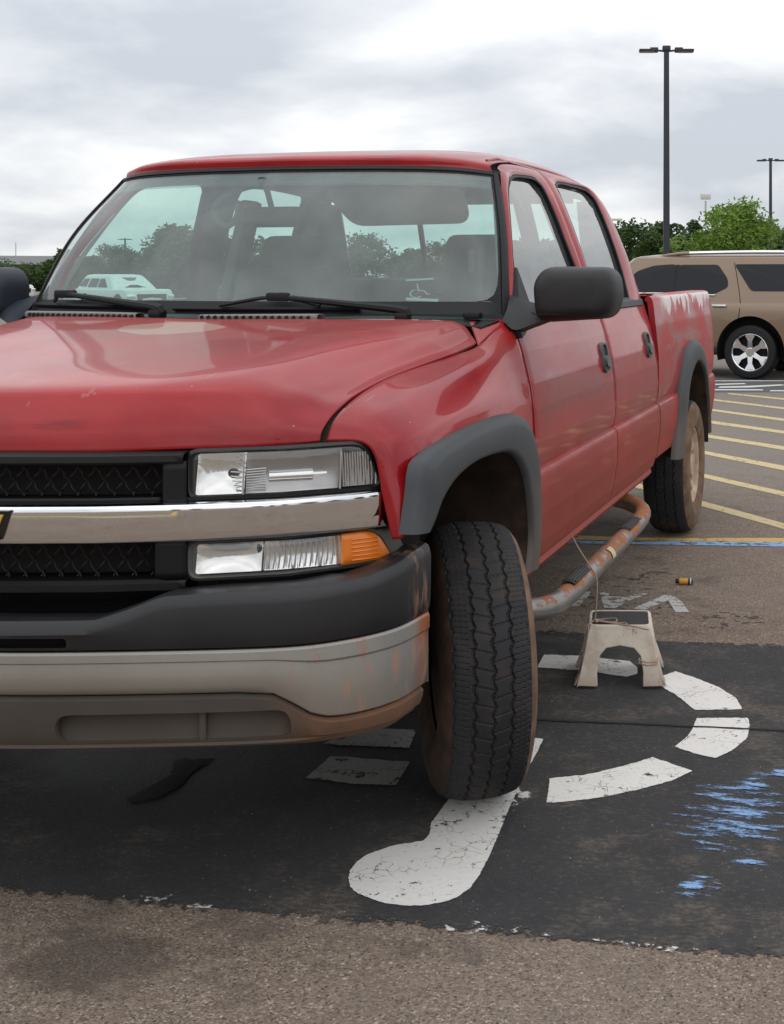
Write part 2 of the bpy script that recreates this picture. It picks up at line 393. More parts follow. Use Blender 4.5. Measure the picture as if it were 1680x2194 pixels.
def make_bar():
    t = NT('rusty_step_bar'); f = t.noise(11, 7, .65); g = t.noise(5, 3); X, Y, Z = t.xyz()
    c = t.mix(t.noise(20, 3), (.19, .185, .175), (.30, .29, .28)); c = t.mix(t.ss(g, .45, .65, 0, .5), c, (.17, .13, .10))
    gm = t.n('ShaderNodeNewGeometry'); sz = t.n('ShaderNodeSeparateXYZ'); t.l(gm.outputs['Normal'], sz.inputs[0])
    up = t.ss(sz.outputs[2], .1, .6)
    rust = t.ss(t.math('ADD', f, t.math('ADD', t.math('MULTIPLY', up, .17), t.ss(Y, .8, 2.0, .0, .10))), .66, .74)
    c = t.mix(rust, c, t.mix(t.noise(40, 4), (.24, .085, .035), (.40, .165, .070)))
    t.set(base=c, rough=t.fmix(rust, .38, .9), metal=t.fmix(rust, .6, 0.0)); t.bump(f, .3, .01); return t.mat
RUSTBAR = make_bar()
GOLD = simple('gold_badge', (.70, .44, .10), .3, metal=.1, var=.1)
BLACKGLOSS = simple('gloss_black', (.01, .01, .011), .15, var=.1)
MIRROR_PL = simple('mirror_shell', (.011, .011, .012), .50, var=.25, bump=.25, bscale=350)
MIRROR_BL = simple('mirror_shell_faded', (.022, .028, .042), .55, var=.35, scale=5)
COWL = simple('grey_cowl', (.22, .21, .20), .8, var=.2)
# ---- ground
def make_asphalt():
    t = NT('worn_asphalt'); X, Y, Z = t.xyz()
    v = t.voro(190, 'F1', 1.0, 0); vc = t.voro(190, 'F1', 1.0, 1); vb = t.voro(70, 'F1', 1.0, 1); vd = t.voro(70, 'F1', 1.0, 0)
    big = t.noise(.9, 6, .6); mid = t.noise(6, 6, .6)
    s1 = t.n('ShaderNodeSeparateColor'); t.l(vc, s1.inputs[0]); s2 = t.n('ShaderNodeSeparateColor'); t.l(vb, s2.inputs[0])
    c = t.mix(s1.outputs[0], (.125, .090, .067), (.30, .225, .167))
    c = t.mix(t.math('MULTIPLY', t.ss(s1.outputs[1], .93, .95), .8), c, (.42, .37, .31))
    c = t.mix(t.math('MULTIPLY', t.ss(s1.outputs[2], .93, .95), .8), c, (.045, .04, .038))
    st = t.math('MULTIPLY', t.ss(s2.outputs[0], .955, .96), t.ss(vd, .34, .26)); c = t.mix(t.math('MULTIPLY', st, .8), c, (.50, .45, .38))
    st2 = t.math('MULTIPLY', t.ss(s2.outputs[1], .965, .97), t.ss(vd, .32, .24)); c = t.mix(st2, c, (.03, .03, .03))
    c = t.mix(t.ss(mid, .42, .7, 0, .35), c, (.13, .098, .08))
    # oil stains and damp
    st3 = t.math('MULTIPLY', t.ss(t.noise(3.1, 7, .68, loc=(4.3, 2.2, 0)), .54, .66), .5); c = t.mix(st3, c, (.060, .045, .038))
    dx = t.math('DIVIDE', t.math('SUBTRACT', X, .40), .26); dy = t.math('DIVIDE', t.math('ADD', Y, 1.03), .16)
    rr = t.math('ADD', t.math('MULTIPLY', dx, dx), t.math('MULTIPLY', dy, dy))
    st4 = t.math('MULTIPLY', t.ss(t.math('MULTIPLY_ADD', t.noise(9, 7, .7, loc=(3, 3, 0)), 3.6, rr), 2.7, 2.0), .6); c = t.mix(st4, c, (.045, .032, .027))
    # greyer, cleaner further away; dark strip where cars park under the truck
    c = t.mix(t.ss(Y, 3.2, 8, 0, .55), c, t.mix(t.noise(30, 5, .7), (.185, .172, .16), (.27, .25, .23)))
    c = t.mix(t.ss(big, .35, .7, 0, .25), c, (.27, .23, .195))
    t.set(base=c, rough=.86, spec=.35)
    h = t.math('ADD', t.math('MULTIPLY', v, -.6), t.math('MULTIPLY', t.noise(35, 5, .7), 1.0))
    t.bump(h, .75, .008); return t.mat
ASPH = make_asphalt()
def make_seal():
    t = NT('black_sealed_asphalt'); X, Y, Z = t.xyz()
    v = t.voro(210, 'F1', 1.0, 0); vc = t.voro(210, 'F1', 1.0, 1); s1 = t.n('ShaderNodeSeparateColor'); t.l(vc, s1.inputs[0])
    mid = t.noise(5, 7, .65); fine = t.noise(45, 5, .7, stretch=(1, 1.7, 1))
    c = t.mix(mid, (.028, .028, .030), (.060, .059, .059))
    c = t.mix(t.ss(fine, .52, .70, 0, .6), c, (.115, .103, .092))
    c = t.mix(t.math('MULTIPLY', t.ss(s1.outputs[0], .990, .993), t.ss(mid, .45, .6, 0, .6)), c, (.26, .23, .20))
    # brown aggregate showing through worn spots
    c = t.mix(t.math('MULTIPLY', t.ss(t.noise(2.6, 7, .72, loc=(2, 7, 0)), .48, .66), t.ss(fine, .40, .6, .15, .85)), c, (.15, .122, .095))
    # oil stain under the engine, enlarged and darkened to paint in the truck's shade
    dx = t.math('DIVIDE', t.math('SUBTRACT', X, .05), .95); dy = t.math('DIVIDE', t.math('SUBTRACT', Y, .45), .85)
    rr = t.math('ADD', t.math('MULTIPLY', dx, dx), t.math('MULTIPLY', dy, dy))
    oil = t.ss(t.math('MULTIPLY_ADD', mid, 1.0, rr), 1.6, .8); c = t.mix(t.math('MULTIPLY', oil, .75), c, (.010, .010, .012))  # oil mask covers both the stain and the painted shade of the truck
    t.set(base=c, rough=t.fmix(oil, .80, .55), spec=.22)
    dn = t.math('SUBTRACT', Y, t.math('MULTIPLY_ADD', X, .052, -.822)); df = t.math('SUBTRACT', 1.86, Y)
    en = t.noise(28, 6, .75); e1 = t.ss(t.math('MULTIPLY_ADD', en, -.22, dn), -.078, -.062); e2 = t.ss(t.math('MULTIPLY_ADD', en, -.5, df), -.12, -.06)
    tr = t.n('ShaderNodeBsdfTransparent'); ms = t.n('ShaderNodeMixShader'); t.l(t.math('MULTIPLY', e1, e2), ms.inputs[0]); t.l(tr.outputs[0], ms.inputs[1]); t.l(t.b.outputs[0], ms.inputs[2]); t.l(ms.outputs[0], t.out.inputs[0])
    t.bump(t.math('ADD', t.math('MULTIPLY', v, -.4), t.math('MULTIPLY', t.noise(40, 5, .7), 1.0)), .6, .008); return t.mat
SEAL = make_seal()
def make_roadpaint(name, col, wear, under, crack=True, ragged=0.0):
    t = NT(name); f = t.noise(18, 6, .7) if not ragged else t.noise(16, 7, .75, stretch=(.45, 1.6, 1)); big = t.noise(3, 5, .6)
    c = t.mix(big, tuple(k * .86 for k in col), col)
    smear = ragged > 0
    c = t.mix(t.ss(t.noise(60, 4, .7), .5, .75, 0, .35), c, tuple(k * .6 for k in col))
    m = t.ss(t.math('MULTIPLY_ADD', big, .35, f), 1.0 - wear - ragged, 1.06 - wear + ragged)
    if crack:
        nz_ = t.n('ShaderNodeTexNoise'); t.l(t.obj(), nz_.inputs[0]); nz_.inputs['Scale'].default_value = 9; nz_.inputs['Detail'].default_value = 4
        ad = t.n('ShaderNodeMix', data_type='RGBA'); ad.blend_type = 'ADD'; ad.inputs[0].default_value = .11; t.l(t.obj(), ad.inputs[6]); t.l(nz_.outputs[1], ad.inputs[7])
        q = t.n('ShaderNodeTexVoronoi', feature='DISTANCE_TO_EDGE'); q.inputs['Scale'].default_value = 27; t.l(ad.outputs[2], q.inputs['Vector'])
        ck = t.math('MULTIPLY', t.ss(q.outputs[0], .030, .006), t.ss(t.noise(9, 4, .6, loc=(1, 5, 0)), .47, .60))
        chip = t.math('MULTIPLY', t.ss(q.outputs[0], .10, .06), t.ss(t.noise(24, 3, .6, loc=(6, 5, 0)), .66, .69))
        m = t.math('MAXIMUM', m, t.math('MAXIMUM', t.math('MULTIPLY', ck, .85), chip))
    if smear:
        gen = t.n('ShaderNodeTexCoord').outputs['Generated']; vm = t.n('ShaderNodeVectorMath', operation='DISTANCE'); t.l(gen, vm.inputs[0]); vm.inputs[1].default_value = (.5, .5, 0)
        k1 = t.math('SUBTRACT', t.math('MULTIPLY_ADD', t.noise(15, 7, .72, stretch=(.4, 1.6, 1)), 1.5, t.math('MULTIPLY', t.noise(90, 4, .7), .35)), t.math('MULTIPLY', vm.outputs['Value'], 1.0))
        m = t.ss(k1, .53, .33, .05, 1.0)
    t.set(base=c, rough=.7)
    tr = t.n('ShaderNodeBsdfTransparent'); ms = t.n('ShaderNodeMixShader')
    t.l(m, ms.inputs[0]); t.l(t.b.outputs[0], ms.inputs[1]); t.l(tr.outputs[0], ms.inputs[2]); t.l(ms.outputs[0], t.out.inputs[0])
    t.bump(t.math('ADD', t.noise(70, 4, .6), t.math('MULTIPLY', m, -1.0)), .5, .004)
    return t.mat
WHITEP = make_roadpaint('cracked_white_paint', (.80, .775, .73), .20, None)
WHITE_SHADED = make_roadpaint('shaded_white_paint', (.30, .29, .27), .24, None)  # same white paint, colour darkened for the shade under the bumper
WHITEG = make_roadpaint('worn_white_paint', (.50, .49, .46), .30, None)
YELLOWP = make_roadpaint('faded_yellow_paint', (.62, .49, .25), .24, None, crack=False)
YELLOWS = make_roadpaint('strong_yellow_paint', (.62, .40, .10), .26, None, crack=False)
BLUEP = make_roadpaint('blue_paint_wear', (.26, .43, .72), .36, None, crack=False, ragged=.10)
BLUEL = make_roadpaint('pale_blue_paint', (.26, .41, .66), .30, None, crack=False)
CRUMB = make_roadpaint('paint_crumbs', (.66, .64, .61), .44, None, crack=False)
DIRTP = make_roadpaint('dark_stain', (.045, .038, .034), .44, None, crack=False)
# ---------------------------------------------------------------- ground
rng = random.Random(7)
def sheet(name, poly, z, mat, kind='structure', label=None):
    m = MB(); m.add([(x, y, z) for x, y in poly], [tuple(range(len(poly)))])
    o = m.build(name, mat, smooth=False, fix=False)
    if o.data.polygons[0].normal.z < 0: o.data.flip_normals()
    return tag(o, label, None, None, kind)
sheet('ground', [(-700, -500), (700, -500), (700, 900), (-700, 900)], 0, ASPH)
def ragged(P, amp, step=.03, seed=1):
    r = random.Random(seed); P = np.array(P); L = np.r_[0, np.cumsum(np.linalg.norm(np.diff(P, axis=0), axis=1))]
    t = np.arange(0, L[-1], step); w = 0; out = []
    for k in t:
        w = w * .7 + r.uniform(-amp, amp); out.append((float(np.interp(k, L, P[:, 0])) + r.uniform(-amp, amp) * .5, float(np.interp(k, L, P[:, 1])) + w))
    return out
near = [(-5, -.95), (-2, -.90), (.036, -.824), (.576, -.787), (1.106, -.758), (1.287, -.741), (1.511, -.728), (1.674, -.724), (1.846, -.711), (2.2, -.74), (4.2, -.80)]
far = [(4.2, 1.90), (1.69, 1.735), (1.4, 1.68), (1.175, 1.665), (.9, 1.70), (.62, 1.80), (-.5, 1.85), (-5, 1.9)]
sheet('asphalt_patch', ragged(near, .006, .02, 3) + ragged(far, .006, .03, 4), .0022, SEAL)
# wheelchair symbol, stencilled in separate pieces
SYM = [
 [(0.805, 1.215), (0.788, 1.376), (0.932, 1.395), (1.021, 1.378), (1.133, 1.368), (1.176, 1.298), (1.191, 1.22), (1.159, 1.172), (1.062, 1.196), (0.988, 1.209)],
 [(1.274, 1.188), (1.326, 1.278), (1.408, 1.218), (1.51, 1.125), (1.582, 1.025), (1.618, 0.91), (1.458, 0.865), (1.391, 0.983), (1.322, 1.072), (1.289, 1.108)],
 [(1.479, 0.788), (1.646, 0.825), (1.66, 0.755), (1.664, 0.633), (1.63, 0.518), (1.588, 0.44), (1.518, 0.468), (1.449, 0.51), (1.475, 0.608), (1.48, 0.679)],
 [(1.168, 0.003), (1.13, 0.176), (1.223, 0.222), (1.299, 0.288), (1.355, 0.354), (1.397, 0.407), (1.468, 0.364), (1.535, 0.324), (1.488, 0.242), (1.406, 0.149), (1.313, 0.074), (1.217, 0.021)],
 [(.793, -.46), (.803, -.415), (.830, -.372), (.869, -.335), (0.915, -0.306), (0.917, -0.264), (0.897, -0.2), (0.894, -0.129), (0.885, 0.05), (0.89, 0.30), (0.90, 0.484), (1.027, 0.487), (1.037, 0.377), (1.051, 0.181), (1.074, -0.048), (1.097, -.228), (1.112, -.36), (1.120, -.47), (1.118, -.53), (1.105, -.575), (1.08, -.613), (1.045, -.638), (1.0, -.65), (.95, -.648), (.905, -.636), (.866, -.617), (.832, -.588), (.808, -.55), (.795, -.505)],
 [(0.424, 0.022), (0.424, 0.196), (0.68, 0.207), (0.707, 0.026), (0.572, 0.008)],
 [(0.355, 0.292), (0.40, 0.45), (0.60, 0.474), (0.637, 0.317)]]
m = MB()
for P in SYM[:5]:
    Q = ragged(P + P[:1], .0022, .008, len(m.v) + 1); m.add([(x, y, .0042) for x, y in Q], [tuple(range(len(Q)))])
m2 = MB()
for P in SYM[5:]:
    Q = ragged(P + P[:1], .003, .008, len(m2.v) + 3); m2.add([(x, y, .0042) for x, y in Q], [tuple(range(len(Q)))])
def flat_up(o):
    for p in o.data.polygons:
        if p.normal.z < 0: p.flip()
    return o
tag(flat_up(m.build('wheelchair_symbol', WHITEP, fix=False, smooth=False)), kind='structure')
tag(flat_up(m2.build('wheelchair_symbol', WHITE_SHADED, fix=False, smooth=False)), kind='structure')
LET = [[(0.776, 2.407), (0.818, 2.417), (0.844, 2.335), (0.925, 2.347), (0.956, 2.422), (1.009, 2.428), (0.944, 2.275), (0.913, 2.136), (0.862, 2.13)],
 [(0.988, 2.147), (1.084, 2.42), (1.131, 2.408), (1.18, 2.319), (1.243, 2.147), (1.186, 2.123), (1.118, 2.329), (1.045, 2.137)],
 [(0.698, 2.117), (0.7, 2.406), (0.745, 2.402), (0.743, 2.137)], [(0.59, 2.117), (0.59, 2.40), (0.635, 2.40), (0.635, 2.13)], [(.70, 2.15), (.70, 2.23), (.635, 2.39), (.62, 2.33)]]
m = MB()
for k, P in enumerate(LET):
    Q = ragged(P + P[:1], .0012, .012, k + 40); m.add([(x, y, .0024) for x, y in Q], [tuple(range(len(Q)))])
o = tag(flat_up(m.build('van_lettering', WHITEG, fix=False, smooth=False)), kind='structure')
# blue and yellow bay line, yellow hatching
sheet('yellow_line', ragged([(-3, 3.45), (.36, 3.66), (.84, 3.70), (1.52, 3.85), (4.5, 4.35)], .003, .03) + ragged([(4.5, 4.22), (1.53, 3.735), (1.02, 3.653), (.36, 3.55), (-3, 3.34)], .003, .03), .0022, YELLOWS)
sheet('blue_line', ragged([(.2, 3.50), (.69, 3.55), (.93, 3.63), (1.53, 3.73), (4.5, 4.21)], .003, .03) + ragged([(4.5, 4.10), (1.54, 3.612), (1.12, 3.552), (.82, 3.51), (.2, 3.42)], .003, .03), .0030, BLUEL)
H = [[(0.914, 4.919), (1.486, 4.284), (1.5, 4.109), (0.94, 4.731)], [(0.772, 6.059), (1.394, 5.417), (1.409, 5.232), (0.799, 5.871)],
 [(0.603, 7.298), (1.296, 6.62), (1.316, 6.383), (0.637, 7.094)], [(0.433, 8.439), (1.203, 7.766), (1.222, 7.531), (0.462, 8.23)],
 [(0.259, 9.63), (1.113, 8.88), (1.131, 8.657), (0.295, 9.377)], [(0.148, 10.735), (1.029, 9.909), (1.046, 9.7), (0.177, 10.52)],
 [(0.03, 11.838), (0.938, 11.037), (0.954, 10.841), (0.071, 11.633)], [(0.1, 12.66), (0.851, 12.109), (0.867, 11.91), (0.12, 12.5)]]
for k, (a, b, c, d) in enumerate(H):
    a, b, c, d = map(np.array, (a, b, c, d)); e1 = (b - a) / np.linalg.norm(b - a); e2 = (c - d) / np.linalg.norm(c - d)
    lo, hi = (.9, 2.4) if k else (1.4, .25)
    if k == 7: lo = .0
    sheet('hatch_stripe', ragged([a - e1 * lo, a, b, b + e1 * hi], .003, .04, k) + ragged([c + e2 * hi, c, d, d - e2 * lo], .003, .04, k + 9), .0022, YELLOWP)
# blue accessible-bay wear marks at the right
BL = [[(1.63, 0.252), (1.655, 0.244), (1.661, 0.156), (1.63, 0.129), (1.632, 0.085), (1.72, .092), (1.82, 0.094), (1.82, .07), (1.737, 0.05), (1.614, 0.043), (1.604, 0.163), (1.626, 0.196)],
 [(1.552, -0.07), (1.602, -0.065), (1.576, 0.045), (1.593, 0.074), (1.61, 0.014), (1.646, -0.02), (1.814, 0.006), (1.83, -.05), (1.811, -0.095), (1.705, -0.11), (1.567, -0.118)],
 [(1.69, 0.150), (1.725, 0.225), (1.75, 0.22), (1.75, 0.16), (1.711, 0.142)], [(1.70, 0.250), (1.75, 0.345), (1.765, 0.33), (1.75, 0.27)],
 [(1.745, -0.220), (1.81, -0.216), (1.81, -0.27), (1.765, -0.275)], [(1.65, -.16), (1.78, -.19), (1.76, -.21), (1.66, -.185)], [(1.63, -.39), (1.66, -.36), (1.665, -.42), (1.64, -.44)],
 [(1.69, -.40), (1.705, -.385), (1.71, -.44), (1.695, -.44)], [(1.78, .36), (1.80, .42), (1.81, .40), (1.80, .34)]]
for k, P in enumerate(BL):
    xs_, ys_ = [p[0] for p in P], [p[1] for p in P]; gx_, gy_ = .02 + .1 * (max(xs_) - min(xs_)), .02 + .1 * (max(ys_) - min(ys_))
    sheet('blue_mark', [(min(xs_) - gx_, min(ys_) - gy_), (max(xs_) + gx_, min(ys_) - gy_), (max(xs_) + gx_, max(ys_) + gy_), (min(xs_) - gx_, max(ys_) + gy_)], .0045 + k * .0001, BLUEP)
# paint crumbs along the near edge of the black patch
for k, (x, y, w, h) in enumerate([(1.17, -.715, .07, .028), (.93, -.725, .10, .022), (1.30, -.70, .10, .02), (.45, -.75, .12, .02), (1.02, -.70, .05, .02), (1.60, -.705, .12, .012), (1.06, -.02, .06, .10)]):
    P = [(x + w * math.cos(a) * (1 + .3 * math.sin(3 * a + k)), y + h * math.sin(a)) for a in np.linspace(0, 6.283, 18)[:-1]]
    sheet('paint_crumb', ragged(P + P[:1], .003, .01, k), .0048, CRUMB)
sheet('stain', ragged([(1.262, 2.03), (1.386, 2.185), (1.576, 2.144), (1.60, 2.03), (1.459, 1.871), (1.321, 1.868), (1.262, 2.03)], .006, .02), .0018, DIRTP)
sheet('stain', ragged([(.62, 1.86), (.66, 2.6), (1.0, 3.0), (1.15, 2.5), (1.1, 1.9), (.62, 1.86)], .01, .03), .0012, DIRTP)
sheet('stain', ragged([(1.05, 2.08), (1.12, 2.24), (1.26, 2.14), (1.25, 2.02), (1.1, 2.0), (1.05, 2.08)], .006, .02), .0015, DIRTP)
for k, (x, y, w, h) in enumerate([(1.05, 2.53, .05, .03), (1.2, 2.36, .03, .1)]):
    P = [(x + w * math.cos(a), y + h * math.sin(a)) for a in np.linspace(0, 6.283, 14)[:-1]]
    sheet('yellow_mark', ragged(P + P[:1], .004, .01, k), .0030, make_roadpaint('yellow_fleck', (.55, .36, .10), .58, None, crack=False))
# saw-cut seam in the patch
SEAMM = simple('seam_crack', (.012, .011, .010), .9, var=.4)
sm = ragged([(-1.5, .45), (.6, .63), (.959, .652), (1.348, .688), (1.774, .734), (4.1, .95)], .003, .03, 5)
wr = random.Random(3)
sheet('seam', [(x, y + .004 + wr.random() * .005) for x, y in sm] + [(x, y - .004 - wr.random() * .004) for x, y in sm[::-1]], .0055, SEAMM)
# oil puddle under the engine
OIL = NT('oil'); OIL.set(base=(.007, .007, .008), rough=.16, spec=.4); OIL = OIL.mat
pd = [(.022, -.042), (-.027, .062), (-.013, .098), (.019, .079), (.085, .102), (.072, .01), (.096, -.117), (.082, -.204), (.03, -.262), (-.01, -.25), (.012, -.15)]
sheet('oil_puddle', ragged(pd + pd[:1], .006, .012, 8), .0050, OIL)
# the next bay beyond: darker patch with its own white symbol
sheet('asphalt_patch', [(-2.5, 11.9), (.07, 12.75), (2.5, 13.3), (2.5, 15.3), (-2.5, 14.3)], .002, simple('grey_sealed_asphalt', (.085, .085, .088), .85, var=.2, bump=.4))
m = MB()
for P in [[(-.1, 13.3), (.3, 13.45), (.75, 13.9), (.65, 14.0), (.2, 13.65), (-.1, 13.5)], [(-.3, 12.9), (.5, 13.05), (.5, 13.2), (-.3, 13.05)], [(.6, 12.95), (1.3, 13.1), (1.3, 13.25), (.6, 13.1)], [(.7, 13.85), (1.6, 14.0), (1.6, 14.15), (.75, 14.0)], [(-.4, 13.6), (.2, 13.95), (.15, 14.1), (-.4, 13.8)], [(-1.5, 14.05), (2.5, 14.95), (2.5, 15.08), (-1.5, 14.18)]]:
    m.add([(x, y, .006) for x, y in P], [tuple(range(len(P)))])
tag(flat_up(m.build('wheelchair_symbol', simple('white_road_paint', (.66, .65, .63), .7, var=.1), fix=False, smooth=False)), kind='structure')
# bays on the photographer's side
for k in range(9):
    y0 = -4.6 - k * 1.15
    sheet('bay_line', [(-12, y0 - 2.6), (1.2 + .25 * k, y0), (1.2 + .25 * k, y0 + .12), (-12, y0 - 2.48)], .0022, YELLOWS if k % 2 else YELLOWP)
sheet('bay_line', [(1.2, -4.5), (3.6, -14.5), (3.75, -14.5), (1.35, -4.5)], .0026, YELLOWS)
for k in range(6):
    x0 = -8 + k * 3.2
    sheet('bay_line', [(x0, -16), (x0 + 3.4, -21.4), (x0 + 3.52, -21.4), (x0 + .12, -16)], .004, YELLOWP)

# loose grit and pebbles
gr = random.Random(77); m = MB()
for _ in range(420):
    x, y = gr.uniform(-.6, 2.6), gr.choice((gr.uniform(-1.5, -.6), gr.uniform(-.75, 3.2)))
    r_ = gr.uniform(.001, .0035) * (1.3 if gr.random() < .1 else 1); a0 = gr.uniform(0, 6)
    P = [(x + r_ * math.cos(a0 + k * 1.256) * gr.uniform(.7, 1.2), y + r_ * math.sin(a0 + k * 1.256) * gr.uniform(.7, 1.2)) for k in range(5)]
    zb = .0 if (y < -.75 or y > 1.75) else .0022
    m.add([(a, b, zb) for a, b in P] + [(x + (a - x) * .6, y + (b - y) * .6, zb + r_ * .9) for a, b in P], [(5, 6, 7, 8, 9)] + [(k, (k + 1) % 5, 5 + (k + 1) % 5, 5 + k) for k in range(5)])
tag(m.build('grit', simple('grit_stone', (.20, .175, .15), .9, var=.7, scale=9), smooth=False), 'loose grit and small pebbles scattered over the asphalt', None, None, 'stuff')
# ================================================================ red pickup truck (x right of picture, y rearwards)
T = empty('pickup_truck', (0, 0, 0), 0, 'faded red crew cab pickup truck with dull bumper and rusty step bar, front wheel turned', 'pickup truck')
PZ = [.45, .53, .60, .70, .78, .82, .838, .846, .851, .856, .866, .90, .95, 1.05, 1.14, 1.24, 1.29, 1.345, 1.385, 1.5, 1.6, 1.7, 1.78, 1.84, 1.90, 1.925]
PX_ = [.935, .955, .975, .990, .994, .992, .988, .984, .9715, .9715, .9755, .982, .986, .981, .968, .945, .928, .912, .902, .872, .843, .81, .78, .755, .715, .69]
def PX(z): return float(np.interp(z, PZ, PX_))
BX_ = [(.45, .935), (.53, .955), (.60, .975), (.70, .990), (.78, .994), (.82, .992), (.838, .988), (.846, .984), (.851, .9715), (.856, .9715), (.866, .9755), (.90, .982), (.95, .986), (1.10, .983), (1.24, .968), (1.34, .957), (1.368, .950), (1.382, .938), (1.388, .920)]
def BX(z): return float(np.interp(z, [a for a, b in BX_], [b for a, b in BX_]))
def both(fn):
    for s in (1, -1): fn(s)
def side(mb, s): return mb if s > 0 else mb.mirror()

# ---- hood
HR = [
 [(0, -.925, 1.080), (.31, -.872, 1.085), (.52, -.812, 1.09), (.66, -.752, 1.092), (.74, -.690, 1.093), (.785, -.647, 1.095)],
 [(0, -.915, 1.130), (.31, -.862, 1.135), (.53, -.800, 1.14), (.67, -.735, 1.137), (.745, -.675, 1.127), (.786, -.635, 1.120)],
 [(0, -.880, 1.188), (.31, -.832, 1.191), (.535, -.772, 1.194), (.675, -.690, 1.180), (.748, -.632, 1.155), (.788, -.595, 1.146)],
 [(0, -.835, 1.222), (.31, -.795, 1.226), (.545, -.735, 1.229), (.682, -.640, 1.208), (.752, -.570, 1.181), (.791, -.530, 1.170)],
 [(0, -.700, 1.243), (.31, -.670, 1.248), (.565, -.610, 1.258), (.69, -.540, 1.226), (.755, -.470, 1.196), (.795, -.430, 1.198)],
 [(0, -.400, 1.275), (.31, -.380, 1.280), (.600, -.340, 1.287), (.712, -.300, 1.246), (.77, -.260, 1.222), (.802, -.250, 1.224)],
 [(0, -.080, 1.312), (.33, -.060, 1.316), (.640, -.040, 1.319), (.740, -.020, 1.282), (.79, 0, 1.252), (.822, .0, 1.244)],
 [(0, .120, 1.336), (.33, .140, 1.338), (.670, .160, 1.337), (.765, .180, 1.306), (.812, .19, 1.272), (.839, .19, 1.261)],
 [(0, .240, 1.352), (.35, .270, 1.355), (.700, .340, 1.352), (.785, .380, 1.338), (.825, .375, 1.300), (.851, .34, 1.278)]]
HA = np.array(HR)
def hood_grid(u=(0, 1), v=(0, 1), nu=30, nv=44):
    return loft(HR, nu, nv, u, v)
g = hood_grid((0, .984), (0, 1)); full = np.concatenate([(g * np.array([-1, 1, 1]))[:, :0:-1], g], 1)
MB().grid(full, flip=True).build('hood', PAINT, T, solid=.014, off=-1, bevel=.003)
# cowl behind the hood: grey vent panel with a row of slots
cow = loft([[(0, .25, 1.338), (.35, .28, 1.342), (.70, .35, 1.34), (.84, .42, 1.325)], [(0, .30, 1.352), (.4, .335, 1.353), (.74, .42, 1.351), (.872, .50, 1.343)], [(0, .345, 1.35), (.45, .375, 1.35), (.75, .455, 1.348), (.868, .52, 1.344)]], 24, 7)
cowf = np.concatenate([(cow * np.array([-1, 1, 1]))[:, :0:-1], cow], 1)
cw = MB().grid(cowf, flip=True).build('cowl', BLACK_TRIM, T, solid=.006)
for x0, x1, s in ((.30, .80, -1), (-.06, .34, 1)):
    A = np.array([(s * x, np.interp(x, [-.1, 0, .35, .70, .84], [.27, .27, .295, .365, .43]), 1.366 + .004 * math.sin(3 * x)) for x in np.linspace(x0, x1, 14)])
    P = A + np.array([0, -.014, -.004]); Q = A + np.array([0, .035, -.002])
    m = MB().grid([P + [0, -.003, -.016], P, A, Q, Q + [0, .006, -.016]]); 
    vent = m.build('vent_cover', COWL, cw, solid=.003)
    n = int((x1 - x0) / .024)
    ms = MB()
    for k in range(n):
        x = s * (x0 + .012 + k * .024); y = float(np.interp(abs(x), [0, .35, .70, .84], [.27, .295, .365, .43]))
        ms.box((x, y - .0185, 1.357), (.011, .006, .010), rot=Matrix.Rotation(R(-25), 3, 'Y'))
    tag(ms.build('vent_slots', VOID, cw, smooth=False), kind='stuff')
# ---- fenders
FR = [
 [(.785, -.647, 1.095), (.79, -.600, 1.147), (.795, -.480, 1.188), (.80, -.300, 1.219), (.815, -.05, 1.239), (.835, .15, 1.255), (.852, .325, 1.273), (.866, .44, 1.312), (.882, .530, 1.345)],
 [(.868, -.612, 1.091), (.875, -.580, 1.126), (.885, -.490, 1.158), (.897, -.31, 1.182), (.905, -.05, 1.202), (.912, .15, 1.217), (.915, .32, 1.235), (.916, .44, 1.262), (.918, .530, 1.310)],
 [(.900, -.602, 1.055), (.928, -.572, 1.086), (.953, -.470, 1.103), (.962, -.30, 1.118), (.966, -.05, 1.130), (.966, .15, 1.138), (.962, .32, 1.145), (.957, .44, 1.16), (.945, .530, 1.235)],
 [(.916, -.600, .970), (.948, -.583, 1.00), (.975, -.480, 1.045), (.982, -.29, 1.060), (.985, -.03, 1.068), (.986, .16, 1.065), (.985, .32, 1.05), (.982, .44, 1.04), (.977, .532, 1.08)],
 [(.931, -.600, .905), (.965, -.592, .93), (.988, -.520, .985), (.993, -.29, 1.010), (.995, -.03, 1.020), (.995, .16, 1.01), (.992, .32, .965), (.988, .43, .90), (.982, .532, .88)],
 [(.944, -.602, .858), (.974, -.598, .864), (.992, -.525, .90), (.995, -.33, .972), (.996, -.05, .990), (.996, .12, .98), (.993, .27, .92), (.988, .375, .80), (.978, .532, .56)]]
def fender(s):
    g = loft(FR, 56, 40, (.004, .990), (.016, 1))
    side(MB().grid(g, flip=True), s).build('fender', PAINT, T, solid=.012, off=-1)
both(fender)
def fender_top(s):
    A = [(.800, .420, 1.343), (.822, .395, 1.318), (.842, .365, 1.290), (.855, .338, 1.273)]; B_ = [(.866, .530, 1.349), (.870, .500, 1.338), (.872, .470, 1.325), (.872, .445, 1.310)]
    C_ = [(.892, .560, 1.350), (.894, .548, 1.338), (.892, .505, 1.318), (.890, .47, 1.295)]
    side(MB().grid(loft([A, B_, C_], 10, 14)), s).build('fender_top', PAINT, T, solid=.01, off=-1)
both(fender_top)
